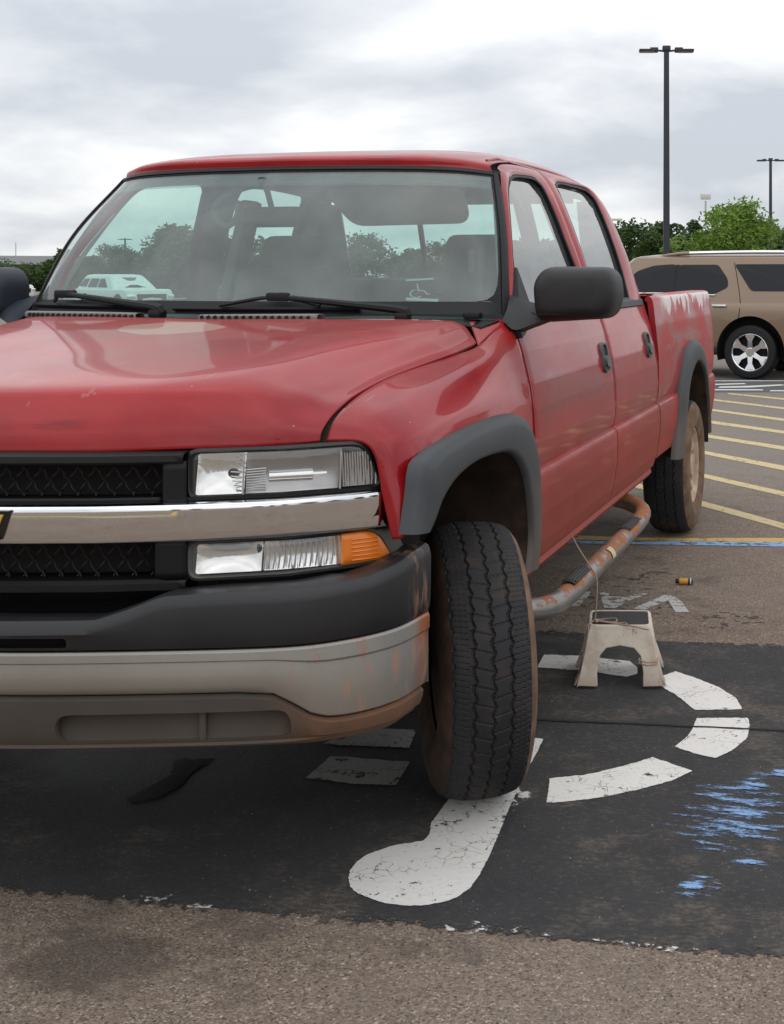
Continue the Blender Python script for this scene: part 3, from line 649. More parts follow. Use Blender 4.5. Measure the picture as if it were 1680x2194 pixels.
# gap backing: dark channel under the hood edge and along the door gaps
def gaps(s):
    P = cr([p for p in FR[0]], np.linspace(0, 1, 40)); side(MB().grid([P + [-.014, 0, -.012], P + [.014, 0, -.016]]), s).build('gap_channel', VOID, T)
    for y in (.533, 1.80, 2.826):
        zs_ = np.linspace(.54, 1.34, 24)
        A = np.array([(PX(z) - .014, y - .03, z) for z in zs_]); B = np.array([(PX(z) - .014, y + .03, z) for z in zs_]); side(MB().grid([A, B]), s).build('gap_channel', VOID, T)
both(gaps)
# ---- doors
def panel(y0, y1, z0, z1, fx, ny=24, nz=54):
    zs_ = sorted(set(np.round(np.r_[np.linspace(z0, z1, nz), [z for z in PZ if z0 < z < z1]], 4)))
    return [[(fx(z) , y, z) for y in np.linspace(y0, y1, ny)] for z in zs_]
HANDLE = simple('grey_handle', (.06, .063, .066), .42, var=.2)
def door(s, y0, y1, hy, gl):
    m = MB().grid(panel(y0, y1, .540, 1.345, PX), flip=True)
    d = side(m, s).build('door', PAINT, T, solid=.014, off=-1, bevel=.0025)
    # inner trim
    side(MB().grid(panel(y0 + .02, y1 - .02, .56, 1.36, lambda z: PX(min(z, 1.2)) - .075, 4, 12)), s).build('door_trim', DASH, d, solid=.01)
    # recessed paddle handle: bezel ring, dark cup, pull
    zc = 1.155; xs_ = lambda z: PX(z)
    out = round_poly([(-.055, -.064), (.055, -.064), (.058, .060), (-.052, .060)], .035, 6)
    inn = [(a * .74, b * .80) for a, b in out]
    f = lambda dx: (lambda a, b: (xs_(zc + b) + dx, hy + a, zc + b))
    n = len(out)
    mb = MB().grid([[f(.001)(*p) for p in out], [f(.011)(*[q * .95 for q in p]) for p in out], [f(.011)(*[q * 1.06 for q in p]) for p in inn], [f(.002)(*p) for p in inn]], cv=True)
    h = side(mb, s).build('door_handle', HANDLE, d)
    cup = MB().prism(inn, f(.0045), f(.001)); side(cup, s).build('handle_cup', BLACK_TRIM, d)
    pull = MB().grid([[f(.004)(a, b) for a, b in round_poly([(-.040, -.040), (.040, -.040), (.042, .006), (-.038, .006)], .016, 4)], [f(.020)(a * .94, b) for a, b in round_poly([(-.040, -.038), (.040, -.038), (.042, .004), (-.038, .004)], .016, 4)]], cv=True)
    k = len(pull.v) // 2; pull.f.append(tuple(range(k, 2 * k))); pull.m.append(0)
    side(pull, s).build('handle_pull', HANDLE, d)
    return d
# ---- cab side frame (pillars and roof rail) with two window openings
n4 = 22
def edges(parts): return np.concatenate([poly_even(cr(p, np.linspace(0, 1, 40)) if len(p) > 2 else p, n4 + 1)[:-1] for p in parts])
FO = [[(.415, 1.347), (1.0, 1.347), (1.715, 1.347)], [(1.715, 1.347), (1.69, 1.5), (1.65, 1.65), (1.62, 1.80), (1.61, 1.922)], [(1.61, 1.922), (1.35, 1.918), (1.15, 1.908), (1.0, 1.892), (.918, 1.866)], [(.918, 1.866), (.685, 1.75), (.57, 1.62), (.485, 1.50), (.415, 1.347)]]
FI_ = [[(.645, 1.376), (1.1, 1.376), (1.635, 1.374)], [(1.635, 1.374), (1.60, 1.50), (1.555, 1.62), (1.53, 1.75), (1.50, 1.855)], [(1.50, 1.855), (1.44, 1.880), (1.25, 1.876), (1.12, 1.866), (1.03, 1.846)], [(1.03, 1.846), (.925, 1.79), (.80, 1.66), (.69, 1.52), (.645, 1.376)]]
RO = [[(1.715, 1.347), (2.2, 1.347), (2.775, 1.347)], [(2.775, 1.347), (2.735, 1.52), (2.68, 1.67), (2.60, 1.81), (2.50, 1.895)], [(2.50, 1.895), (2.40, 1.912), (2.2, 1.922), (1.9, 1.925), (1.61, 1.922)], [(1.61, 1.922), (1.62, 1.80), (1.65, 1.65), (1.69, 1.5), (1.715, 1.347)]]
RI = [[(1.80, 1.374), (2.1, 1.374), (2.50, 1.372)], [(2.50, 1.372), (2.505, 1.50), (2.485, 1.65), (2.46, 1.79), (2.44, 1.862)], [(2.44, 1.862), (2.37, 1.893), (2.1, 1.897), (1.85, 1.892), (1.735, 1.868)], [(1.735, 1.868), (1.735, 1.79), (1.755, 1.66), (1.78, 1.50), (1.80, 1.374)]]
def p3(q, d=0): return [(PX(z) + d, y, z) for y, z in q]
def cabframe(s):
    m = MB(); sl = MB()
    for O, I in ((FO, FI_), (RO, RI)):
        o_, i_ = edges(O), edges(I)
        o3, i3 = np.array(p3(o_)), np.array(p3(i_))
        if O is FO:      # front edge lies along the windshield, turning in towards the glass
            wv = np.linspace(0, 1, n4 + 1); we = np.array([(np.interp(v, [0, 1], [.890, .752]) + .006 * math.sin(math.pi * v), np.interp(v, [0, 1], [.560, .912]) - .018 * math.sin(math.pi * v), np.interp(v, [0, 1], [1.347, 1.862])) for v in wv])[::-1]
            o3[3 * n4:4 * n4] = we[:-1]; o3[0] = we[-1]
            for k in range(1, 6): o3[k] = o3[0] * (1 - k / 6) + o3[6] * k / 6
        rows = [o3 * (1 - t) + i3 * t + np.array([0.010 * math.sin(math.pi * t), 0, 0]) for t in np.linspace(0, 1, 7)]
        rows += [p3(i_, -.012), p3(i_, -.045)]
        m.grid(rows, cv=True)
        ctr = i_.mean(0); j_ = ctr + (i_ - ctr) * .985; k_ = ctr + (i_ - ctr) * .955
        sl.grid([p3(i_ , -.006), p3(j_, .001), p3(k_, -.002), p3(k_, -.03)], cv=True)
    cf = side(m, s).build('cab_frame', PAINT, T)
    side(sl, s).build('window_seal', BLACK_TRIM, cf)
    ln = MB()
    for O, I in ((FO, FI_), (RO, RI)):
        o_, i_ = edges(O), edges(I); q0 = np.array(p3(o_, -.05)); q2 = np.array(p3(i_, -.047))
        if O is FO: q0[3 * n4:] = we[:-1] + np.array([-.035, .045, -.01]); q0[0] = we[-1] + np.array([-.035, .045, .01]); q0[1:6] = [q0[0] * (1 - k / 6) + q0[6] * k / 6 for k in range(1, 6)]
        ln.grid([q0, q0 * .5 + q2 * .5 + np.array([-.012, 0, 0]), q2], cv=True)
    side(ln, s).build('pillar_liner', HEADL, cf)
    # rear corner of the cab, rounding to the back wall
    e = cr(RO[1], np.linspace(0, 1, 14))
    A = np.array(p3(e)); rows = [A, A + [-.010, .004, 0], A + [-.04, .010, 0], A + [-.10, .014, 0]]
    side(MB().grid(rows), s).build('cab_corner', PAINT, T)
    return cf
CF = {s: cabframe(s) for s in (1, -1)}
DO = {}
for s in (1, -1):
    DO[s, 0] = door(s, .540, 1.795, 1.665, None); DO[s, 1] = door(s, 1.805, 2.820, 2.625, None)
    for k, I in enumerate((FI_, RI)):
        i_ = edges(I); c = i_.mean(0)
        rows = [p3(c + (i_ - c) * t, -.018) for t in (1.0, .6, .25)]
        m = MB().grid(rows, cv=True); b = len(m.v) - len(i_); m.f.append(tuple(range(b, b + len(i_)))); m.m.append(0)
        side(m, s).build('side_window', SIDEGL, DO[s, k], fix=True)
    # belt moulding
    for k, (y0, y1) in enumerate(((.66, 1.715), (1.73, 2.745))):
        ys = np.linspace(y0, y1, 12)
        side(MB().grid([[(PX(z) + d, y, z) for y in ys] for z, d in ((1.338, .002), (1.344, .012), (1.368, .012), (1.376, .002))]), s).build('belt_moulding', FLARE, DO[s, k])
    # rocker sill
    ys = np.linspace(.48, 2.78, 20)
    m = MB().grid([[(x, y, z) for y in ys] for x, z in ((.93, .56), (.952, .535), (.957, .515), (.945, .498), (.90, .49), (.80, .50))], flip=True)
    side(m, s).build('sill', PAINT, T)
# ---- roof, windshield
RR = [
 [(0, .752, 1.877), (.40, .777, 1.875), (.62, .822, 1.869), (.730, .888, 1.856)],
 [(0, .80, 1.925), (.40, .825, 1.923), (.60, .868, 1.914), (.715, .93, 1.895)],
 [(0, 1.30, 1.985), (.40, 1.30, 1.980), (.60, 1.30, 1.962), (.69, 1.30, 1.930)],
 [(0, 1.90, 2.000), (.40, 1.90, 1.995), (.60, 1.90, 1.975), (.685, 1.90, 1.937)],
 [(0, 2.45, 1.985), (.40, 2.45, 1.978), (.60, 2.43, 1.955), (.69, 2.41, 1.918)],
 [(0, 2.60, 1.935), (.40, 2.59, 1.930), (.60, 2.56, 1.915), (.70, 2.51, 1.890)]]
g = loft(RR, 20, 40); full = np.concatenate([(g * np.array([-1, 1, 1]))[:, :0:-1], g], 1)
roof = MB().grid(full, flip=True).build('roof', PAINT, T, solid=.012)
h = np.concatenate([(g * np.array([-1, 1, 1]))[:, :0:-1], g], 1) + np.array([0, 0, -.055]); MB().grid(h).build('headliner', HEADL, T)
both(lambda s: side(MB().tube([(PX(1.915) - .012, y, 1.922 if 1 < y < 2.3 else 1.905) for y in np.linspace(.95, 2.46, 14)], .006, 6), s).build('drip_seal', PAINT, T))
W0 = [(0, .345, 1.356), (.40, .364, 1.357), (.68, .420, 1.357), (.81, .472, 1.357), (.880, .540, 1.355)]
W1 = [(0, .748, 1.872), (.35, .765, 1.870), (.57, .802, 1.865), (.672, .838, 1.858), (.738, .892, 1.850)]
WM = [tuple(np.array(a) * .5 + np.array(b) * .5 + np.array([.004 * i, -.022, .022])) for i, (a, b) in enumerate(zip(W0, W1))]
WR = [W0, WM, W1]
def wgrid(u0, u1, v0, v1, nu=22, nv=16, d=0): return loft(WR, nu, nv, (u0, u1), (v0, v1)) + np.array([0, -d * .75, d * .65])
def sym(g): return np.concatenate([(g * np.array([-1, 1, 1]))[:, :0:-1], g], 1)
ws = MB().grid(sym(wgrid(0, .985, .015, .985))).build('windshield', WIND, T)
# black ceramic border and rubber trim round the glass
m = MB()
m.grid(sym(wgrid(0, .985, .012, .085, d=.003))); m.grid(sym(wgrid(0, .985, .972, .99, d=.003)))
for s in (1, -1):
    q = wgrid(.955, .995, .012, .985, 4, 20, d=.003); m.grid(q * np.array([s, 1, 1]))
    # rounded inner corners of the border
    tri = [wgrid(a, a, b, b, 1, 1, d=.003)[0, 0] * np.array([s, 1, 1]) for a, b in ((.955, .085), (.74, .085), (.82, .094), (.90, .125), (.94, .18), (.955, .27))]
    m.add(tri, [tuple(range(6))])
m.build('glass_border', BLACK_TRIM, ws, fix=False)
m = MB(); 
both(lambda s: m.grid([[(x * s, y, z) for x, y, z in r] for r in (wgrid(.98, .98, 0, 1, 1, 24, d=.005)[:, 0], wgrid(.99, .99, 0, 1, 1, 24, d=.010)[:, 0], wgrid(1, 1, 0, 1, 1, 24, d=.012)[:, 0] + np.array([.006, .010, 0]), wgrid(1, 1, 0, 1, 1, 24, d=.002)[:, 0] + np.array([.012, .025, 0]))]))
tp = sym(wgrid(0, 1, .984, 1.0, 24, 3, d=.007)); m.grid(tp)
top = tp[-1]; m.grid([top, top + np.array([0, .006, .005]), top + np.array([0, .012, .0])])
m.build('windshield_trim', BLACK_TRIM, ws, fix=True)
# shade band across the top of the glass
SHADE = glass('shade_band', (.55, .58, .66), .03, (.3, .3, .35))
MB().grid(sym(wgrid(0, .95, .87, .972, d=-.004))).build('shade_band', SHADE, ws)
# back wall of the cab with sliding rear window
m = MB()
zs_ = [.95, 1.40, 1.86, 1.915]
def bw(x, z): return (x, float(np.interp(z, [.9, 1.4, 1.9], [2.82, 2.80, 2.60])), z)
for x0, x1, z0, z1 in ((-.84, .84, .9, 1.43), (-.60, .60, 1.845, 1.91)):
    m.grid([[bw(x, z) for x in np.linspace(x0, x1, 9)] for z in np.linspace(z0, z1, 5)])
for s in (1, -1): m.grid([[bw(s * (t * .62 + (1 - t) * np.interp(z, [1.43, 1.85], [.86, .74])), z) for t in np.linspace(0, 1, 3)] for z in np.linspace(1.43, 1.845, 6)])
bwl = m.build('cab_back', PAINT, T, solid=.02)
MB().grid([[bw(x, z) for x in np.linspace(-.62, .62, 7)] for z in np.linspace(1.43, 1.845, 4)]).build('rear_window', SIDEGL, bwl)
bl_ = MB()
for x0, x1, z0, z1 in ((-.84, .84, .9, 1.43), (-.58, .58, 1.845, 1.90)): bl_.grid([[tuple(np.array(bw(x, z)) + [0, -.025, 0]) for x in np.linspace(x0, x1, 5)] for z in np.linspace(z0, z1, 4)])
for s in (1, -1): bl_.grid([[tuple(np.array(bw(s * (t * .62 + (1 - t) * np.interp(z, [1.43, 1.85], [.83, .71])), z)) + [0, -.025, 0]) for t in np.linspace(0, 1, 3)] for z in np.linspace(1.43, 1.845, 6)])
bl_.build('cab_back_liner', HEADL, bwl)
for x in (-.22, .22): MB().box((x, 2.745, 1.615), (.022, .02, .38), rot=Matrix.Rotation(R(22), 3, 'X')).build('rear_window_bar', BLACK_TRIM, bwl)
# ---- bed
def bed(s):
    zz = sorted(list(np.linspace(.575, 1.36, 46)) + [.838, .846, .851, .856, .866]) + [1.368, 1.376, 1.382, 1.386, 1.388]
    m = MB()
    ys = np.linspace(2.838, 4.93, 60)
    def bx(y, z):
        r = max(0, (y - 4.86) / .07); return BX(z) - .03 * r * r
    m.grid([[(bx(y, z), y, z) for y in ys] for z in zz], flip=True)
    o = side(m, s).build('bed_side', PAINT, T, solid=.03, off=-1)
    arch = [(3.92 + a, .385 + b) for a, b in chord(np.array(RAI), 30)]
    poly = [(3.92 - .60, .3)] + arch + [(3.92 + .60, .3)]
    cut(o, side(MB().prism(poly, lambda y, z: (1.2, y, z), lambda y, z: (.7, y, z)), s), True)
    side(MB().grid([[(x, y, z) for y in ys[::6]] for x, z in ((.925, 1.386), (.915, 1.390), (.86, 1.389), (.85, 1.37), (.85, .95))], flip=True), s).build('bed_rail', PAINT, T, solid=.008)
    m = MB().box((.905, 2.93, 1.393), (.05, .14, .006), bev=.002); side(m, s).build('rail_cap', BLACK_TRIM, T)
RAO = [(-.66, .125), (-.575, .30), (-.50, .47), (-.35, .635), (-.13, .715), (.12, .715), (.34, .635), (.49, .47), (.56, .30), (.60, .15)]
RAI = [(-.545, .125), (-.475, .25), (-.42, .37), (-.31, .515), (-.11, .597), (.10, .597), (.30, .515), (.41, .37), (.46, .25), (.485, .13)]
def ARCH(hw, top, n=30, low=-.02):
    return [(-hw * (abs(math.cos(a)) ** .75) * (1 if math.cos(a) > 0 else -1), low + (top - low) * (math.sin(a) ** .62)) for a in np.linspace(0.02, math.pi - .02, n)]
def ARCH_I(d): return ARCH(.47 + d, .60 + d)
both(bed)
tg = MB().box((0, 4.95, 1.09), (1.84, .06, .56), bev=.015).build('tailgate', PAINT, T)
MB().box((0, 4.91, 1.16), (.22, .02, .09), bev=.006).build('tailgate_handle', BLACK_TRIM, tg)
MB().box((0, 5.02, .66), (1.80, .16, .18), bev=.03).build('rear_bumper', BUMPER, T)
MB().box((0, 3.88, .90), (1.72, 2.08, .04)).build('bed_floor', VOID, T)
MB().box((0, 2.87, 1.13), (1.72, .04, .48)).build('bed_front', PAINT, T)
both(lambda s: side(MB().box((.87, 4.955, 1.02), (.11, .05, .42), bev=.012), s).build('tail_lamp', simple('red_lens' + str(s), (.30, .01, .01), .15, var=.1), T))
# ---- flares
FLO = [(-.626, .876), (-.607, .923), (-.589, .965), (-.567, 1.029), (-.503, 1.048), (-.419, 1.062), (-.159, 1.078), (.097, 1.080), (.264, 1.068), (.392, 1.029), (.473, .96), (.522, .87), (.530, .746), (.522, .642), (.49, .555)]
FLI = [(-.564, .872), (-.520, .895), (-.481, .925), (-.415, .955), (-.339, .975), (-.23, .988), (-.09, .990), (.075, .980), (.16, .962), (.23, .930), (.295, .875), (.335, .80), (.357, .706), (.350, .64), (.318, .575)]
def flare_mesh(O, I, n=60, deep=1.012):
    O = chord(np.array(O), n); I = chord(np.array(I), n)
    def row(t, x): return [(x, *(O[k] * (1 - t) + I[k] * t)) for k in range(n)]
    rows = [row(-.02, .972), row(-.005, .995), row(.03, 1.006), row(.10, 1.013), row(.24, 1.021), row(.30, 1.0235), row(.60, 1.028), row(.88, 1.030), row(.95, 1.029), row(1.0, 1.022), row(1.01, deep)]
    return MB().grid(rows, flip=True)
both(lambda s: side(flare_mesh(FLO, FLI), s).build('wheel_flare', FLARE, T, angle=50))
RO_ = [(3.92 + a, .385 + b) for a, b in RAO]; RI_ = [(3.92 + a, .385 + b) for a, b in RAI]
both(lambda s: side(flare_mesh(RO_, RI_, deep=1.0), s).build('wheel_flare', FLARE, T, angle=50))
# wheel wells
def well(s, cy, P, bed_=False):
    P = chord(np.array(P), 40)
    m = MB().grid([[(x, y, z) for y, z in P] for x in (1.014, .80, .60, .42)])
    m.grid([[(.42, y, z) for y, z in P], [(.42, y, .45) for y, z in P]])
    side(m, s).build('wheel_well', MUD, T)
both(lambda s: well(s, 0, [(a * 1.005, b + .003) for a, b in FLI]))
both(lambda s: well(s, 0, [(3.92 + a * .985, .385 + b * .985) for a, b in RAI] + [(4.40, .46)]))
# ---- front clip
FXk = [0, .15, .35, .54, .72, .81, .905, .95]; FYk = [-.985, -.967, -.918, -.85, -.76, -.69, -.60, -.53]
_fx = np.linspace(-.95, .95, 400); _P = np.array([[x, np.interp(abs(x), FXk, FYk)] for x in _fx])
_k = np.exp(-np.linspace(-2, 2, 25) ** 2); _k /= _k.sum(); _ys = np.convolve(np.pad(_P[:, 1], 12, mode='edge'), _k, 'valid')
def Fy(x): return float(np.interp(x, _fx, _ys))
def band(x0, x1, zrows, nx=40, zf=None):
    """rows of (z, offset behind the front plan curve) across x0..x1"""
    xs_ = np.linspace(x0, x1, nx)
    return [[(x, Fy(x) + off, z if zf is None else zf(x, z)) for x in xs_] for z, off in zrows]
GR = MB().grid(band(-.95, .95, [(1.10, .115), (.74, .115)], 60)).build('grille_backing', VOID, T)
bar = MB().grid(band(-.932, .932, [(.881, .030), (.882, .008), (.885, .000), (.890, -.003), (.92, -.0055), (.950, -.0075), (.963, -.0075), (.969, -.005), (.972, .001), (.973, .012), (.973, .05)], 80)).build('chrome_bar', CHROME, T, solid=.004, off=-1)
m = MB()
m.grid(band(-.53, .53, [(1.088, .06), (1.086, .022), (1.080, .012), (1.066, .010), (1.060, .018), (1.058, .085)], 60))
for z0, z1 in ((.965, 1.066), (.792, .890)):
    for s in (1, -1):
        a, b = (.478, .535) if z0 > .9 else (.462, .535)
        xs_ = np.linspace(a, b, 6) * s
        m.grid([[(x, Fy(x) + (.085 if i == 0 else .02 if i == 1 else .016), z) for i, x in enumerate([xs_[0], xs_[0] + .006 * s] + list(xs_[2:]))] for z in np.linspace(z0, z1, 6)])
m.grid(band(-.478, .478, [(.972, .085), (.972, .03), (.978, .028), (.982, .03), (.982, .085)], 60))
m.grid(band(-.535, .535, [(.800, .085), (.796, .020), (.788, .010), (.772, .010), (.755, .030), (.74, .06)], 60))
m.build('grille_frame', GRILLE_BLK, T, solid=.003)
# rounded lower corners of the grille opening
for z0, z1, x1 in ((.984, 1.060, .482), (.798, .884, .468)):
    mm = MB(); hgt = z1 - z0; st = .040
    k = -int((x1 + hgt) / st) - 1
    while k * st < x1 + hgt:
        for sg in (1, -1):
            P = []
            for t in np.linspace(0, 1, 11):
                z = z0 + hgt * t; x = k * st + (hgt * t if sg > 0 else hgt * (1 - t))
                x = k * st + (hgt * .62 * t if sg > 0 else hgt * .62 * (1 - t)) 
                w = .004 * math.sin(t * math.pi * 6) 
                if abs(x) <= x1: P.append((x, Fy(x) + .055 + w + .004 * sg, z))
            if len(P) > 2: mm.tube(P, .0022, 5)
        k += 1
    mm.build('grille_mesh', GRILLE_BLK, T)
# badge: gold cross-shaped plate with black edge
bp = [(-.150, -.033), (-.052, -.033), (-.040, -.052), (.062, -.052), (.052, -.033), (.138, -.033), (.158, .033), (.060, .033), (.048, .052), (-.054, .052), (-.044, .033), (-.138, .033)]
bz = .930
bp = [(a * 1.13, b) for a, b in bp]
bd = MB().prism([(a * 1.0, b) for a, b in bp], lambda a, b: (a, Fy(a) - .022, bz + b), lambda a, b: (a, Fy(a) - .004, bz + b)).build('badge', BLACKGLOSS, T, smooth=False)
MB().prism([(a * .945, b * .76) for a, b in bp], lambda a, b: (a, Fy(a) - .026, bz + b), lambda a, b: (a, Fy(a) - .020, bz + b)).build('badge_face', GOLD, bd, smooth=False)
# lamps
def lens_outline(x0, x1, z0, z1, z1o, r=.022, cut_=.03, n=10):
    P = round_poly([(x0, z0), (x1 * .5 + x0 * .5, z0), (x1, z0 + .004), (x1 - cut_, z1o), (x0 * .5 + x1 * .5, (z1 + z1o) / 2), (x0, z1)], [r, .01, .02, .03, .01, r], 5)
    return P
def lamp_sheet(P, off, bulge=.010):
    """fan-filled curved sheet over outline P in (x, z)"""
    P = np.array(P); c = P.mean(0); rows = []
    for t, b in ((1.0, 0), (.97, .5), (.88, .85), (.6, 1.0), (.3, 1.0), (.02, 1.0)):
        rows.append([(c[0] + (x - c[0]) * t, Fy(c[0] + (x - c[0]) * t) + off - bulge * b, c[1] + (z - c[1]) * t) for x, z in P])
    return MB().grid(rows, cv=True)
def lamp(s, x0, x1, z0, z1, z1o, lower):
    out = lens_outline(x0, x1, z0, z1, z1o)
    rim_o = lens_outline(x0 - .016, x1 + .012, z0 - .012, z1 + .010, z1o + .010, .03)
    nm = 'turn_signal' if lower else 'headlight'
    pts = lambda P, off: [(x, Fy(x) + off, z) for x, z in P]
    # bezel
    m = MB().grid([pts(rim_o, .10), pts(rim_o, .034), pts([(a * .35 + b * .65, c * .35 + d * .65) for (a, c), (b, d) in zip(rim_o, out)], .024), pts(out, .030), pts(out, .075)], cv=True)
    hl = side(m, s).build(nm, BLACK_PL if not lower else simple('lamp_bezel' + str(s), (.10, .095, .085), .6), T)
    xa = x0 + (x1 - x0) * (.80 if not lower else .755)
    # reflector bowls
    def bowl(xa_, xb_, za, zb, depth, mat, name, flutes=0, tilt=.16):
        """smooth, back-tilted reflector dish, fluted where the photograph shows fluting"""
        nx = 90 if flutes else 26; xs_ = np.linspace(xa_, xb_, nx); zs2 = np.linspace(za, zb, 16); g_ = []
        for z in zs2:
            row = []
            for x in xs_:
                a, b = 2 * (x - xa_) / (xb_ - xa_) - 1, 2 * (z - za) / (zb - za) - 1
                y_ = .036 + depth * .30 * (1 - a * a) * (1 - b * b) + tilt * (z - za) + (.0022 * abs(math.sin((x - xa_) / (xb_ - xa_) * math.pi * flutes + b * .8)) if flutes else 0)
                row.append((x, Fy(x) + y_, z))
            g_.append(row)
        return side(MB().grid(g_), s).build(name, mat, hl, angle=70)
    if not lower:
        x_a = x0 + (x1 - x0) * .285
        bowl(x0 + .004, x_a - .002, z0 + .004, z1 - .004, .05, REFLECTOR, 'reflector')
        bowl(x_a + .002, xa - .002, z0 + .004, z1 - .004, .055, REFL_DK, 'reflector', 0, .05)
        bowl(xa + .003, x1 - .004, z0 + .006, z1 - .018, .03, REFL_DK, 'reflector', 9, .10)
        b = MB(); xm = x_a + (xa - x_a) * .5; b.tube([(xm - .05, Fy(xm - .05) + .048, z0 + .040), (xm + .035, Fy(xm + .035) + .048, z0 + .040)], .013, 12)
        b.tube([(xm + .035, Fy(xm + .035) + .05, z0 + .040), (xm + .06, Fy(xm + .06) + .05, z0 + .040)], .006, 8)
        side(b, s).build('bulb', REFLECTOR, hl)
        b = MB().tube([(x_a - .03, Fy(x_a - .03) + .07, (z0 + z1) / 2), (x_a - .03, Fy(x_a - .03) + .045, (z0 + z1) / 2)], .010, 12); side(b, s).build('bulb', BLACK_TRIM, hl)
        # dividers and lens ribs
        d = MB()
        for x in (x_a, xa): d.tube([(x, Fy(x) + .026, z0 + .003), (x + .003, Fy(x) + .026, z1 - .006)], .0022, 6)
        for k in range(12):
            x = xa + .006 + (x1 - xa - .016) * k / 12; d.tube([(x, Fy(x) + .028, z0 + .008), (x - .004, Fy(x) + .028, z1 - .014)], .0017, 5)
        for k in range(9): 
            z = z0 + .012 + k * .006; d.tube([(x_a + .006, Fy(x_a) + .031, z), (x_a + .045, Fy(x_a + .045) + .031, z + .002)], .0012, 4)
        for k in range(8):
            z = z0 + .014 + (z1 - z0 - .028) * k / 7; x = x_a - .028 + .012 * abs(k - 3.5) / 3.5; d.tube([(x, Fy(x) + .031, z), (x_a - .006, Fy(x_a) + .030, z - .003)], .0016, 4)
        tag(side(d, s).build('lens_rib', LENS_SOLID, hl), kind='stuff')
        side(lamp_sheet(out, .030), s).build('lens', LENS, hl)
    else:
        x_a = x0 + (x1 - x0) * .36
        bowl(x0 + .004, x_a - .002, z0 + .004, z1 - .004, .045, REFLECTOR, 'reflector')
        bowl(x_a + .002, xa - .002, z0 + .004, z1 - .004, .03, REFLECTOR, 'reflector', 12, .12)
        d = MB()
        for k in range(14):
            x = x_a + .008 + (xa - x_a - .012) * k / 14; d.tube([(x - .004, Fy(x) + .029, z0 + .008), (x, Fy(x) + .031, (z0 + z1) / 2), (x - .003, Fy(x) + .029, z1 - .008)], .002, 5)
        tag(side(d, s).build('lens_rib', LENS_SOLID, hl), kind='stuff')
        b = MB().tube([(x_a - .012, Fy(x_a) + .07, z0 + .055), (x_a - .014, Fy(x_a) + .04, z0 + .055)], .011, 12); side(b, s).build('bulb', BLACK_TRIM, hl)
        P = np.array(out); L = P.copy(); L[:, 0] = np.minimum(L[:, 0], xa); side(lamp_sheet(L, .030), s).build('lens', LENS, hl)
        A = P.copy(); A[:, 0] = np.maximum(A[:, 0], xa + .002); side(lamp_sheet(A, .028, .012), s).build('amber_lens', AMBER, hl)
        am = MB()
        for k in range(6):
            z = z0 + .012 + k * .010; am.tube([(x, Fy(x) + .0155, z) for x in np.linspace(xa + .025, x1 - .022, 6)], .0016, 5)
        side(am, s).build('lens_rib', AMBER, hl)
LENS_SOLID = NT('lens_rib'); LENS_SOLID.set(base=(.70, .70, .70), rough=.12, metal=.6); LENS_SOLID = LENS_SOLID.mat
for s in (1, -1):
    lamp(s, .540, .902, .980, 1.082, 1.084, False)
    lamp(s, .540, .924, .797, .872, .875, True)
    m = MB()
    xs_ = np.linspace(.525, .945, 26)
    m.grid([[(x, Fy(x) + .085, z) for x in xs_] for z in (1.10, .98, .885, .76)]); m.grid([[(x, Fy(x) + o, z) for x in xs_[:-2]] for z, o in ((.975, .05), (.974, .022), (.982, .022), (.982, .05))])
    m.grid([[(x, Fy(x) + o, z) for x in xs_[:-1]] for z, o in ((.882, .05), (.880, .028), (.874, .028), (.872, .05))])
    side(m, s).build('lamp_surround', GRILLE_BLK, T)
# ---- bumper: plan curve, rows (inset, z)
BPk = np.array([(0, -1.065), (.20, -1.045), (.50, -.968), (.79, -.872), (.915, -.775), (.985, -.655), (1.006, -.50)])
BP = chord(BPk, 60); BS = np.linspace(0, 1, 60)
tg_ = np.gradient(BP, axis=0); nrm = np.stack([tg_[:, 1], -tg_[:, 0]], 1); nrm /= np.linalg.norm(nrm, axis=1)[:, None]
def brow(inset, z):
    return [(BP[k, 0] - nrm[k, 0] * (inset(k) if callable(inset) else inset), BP[k, 1] - nrm[k, 1] * (inset(k) if callable(inset) else inset), z(k) if callable(z) else z) for k in range(60)]
bx_ = BP[:, 0]
ridge = lambda k: float(np.interp(bx_[k], [0, .40, .47, .54, .66, .85, .95, .99, 1.01], [.728, .730, .752, .780, .787, .790, .796, .812, .836]))
shelf_in = lambda k: float(np.interp(bx_[k], [0, .4, .55, .8, .93, 1.0], [.085, .075, .10, .105, .10, .035]))
pad_rows = [brow(lambda k: shelf_in(k) + .05, lambda k: ridge(k) - .012), brow(shelf_in, lambda k: ridge(k) - .006), brow(.034, lambda k: ridge(k) + .002), brow(.014, lambda k: ridge(k)), brow(.004, lambda k: ridge(k) - .010), brow(-.001, lambda k: ridge(k) - .028), brow(.0, .70), brow(.002, .676), brow(.006, .666), brow(.03, .664)]
def bfull(rows): 
    g_ = np.array(rows); return np.concatenate([(g_ * np.array([-1, 1, 1]))[:, :0:-1], g_], 1)
B = MB().grid(bfull(pad_rows)); pad = B.build('bumper_pad', PAD, T, solid=.004, off=-1)
sb = lambda k: float(np.interp(bx_[k], [0, .70, .775, .82, .85, .88, .91, .98, 1.01], [.562, .560, .553, .525, .502, .489, .484, .481, .478]))
sil = [brow(.03, .662), brow(.008, .660), brow(.003, .655), brow(.003, lambda k: .655 - (.655 - sb(k)) * .18), brow(.009, lambda k: .655 - (.655 - sb(k)) * .22), brow(.006, lambda k: .655 - (.655 - sb(k)) * .5), brow(.010, lambda k: .655 - (.655 - sb(k)) * .8), brow(.016, lambda k: sb(k) + .006), brow(.024, lambda k: sb(k) + .001), brow(.05, lambda k: sb(k))]
MB().grid(bfull(sil)).build('bumper', BUMPER, T, solid=.004, off=-1)
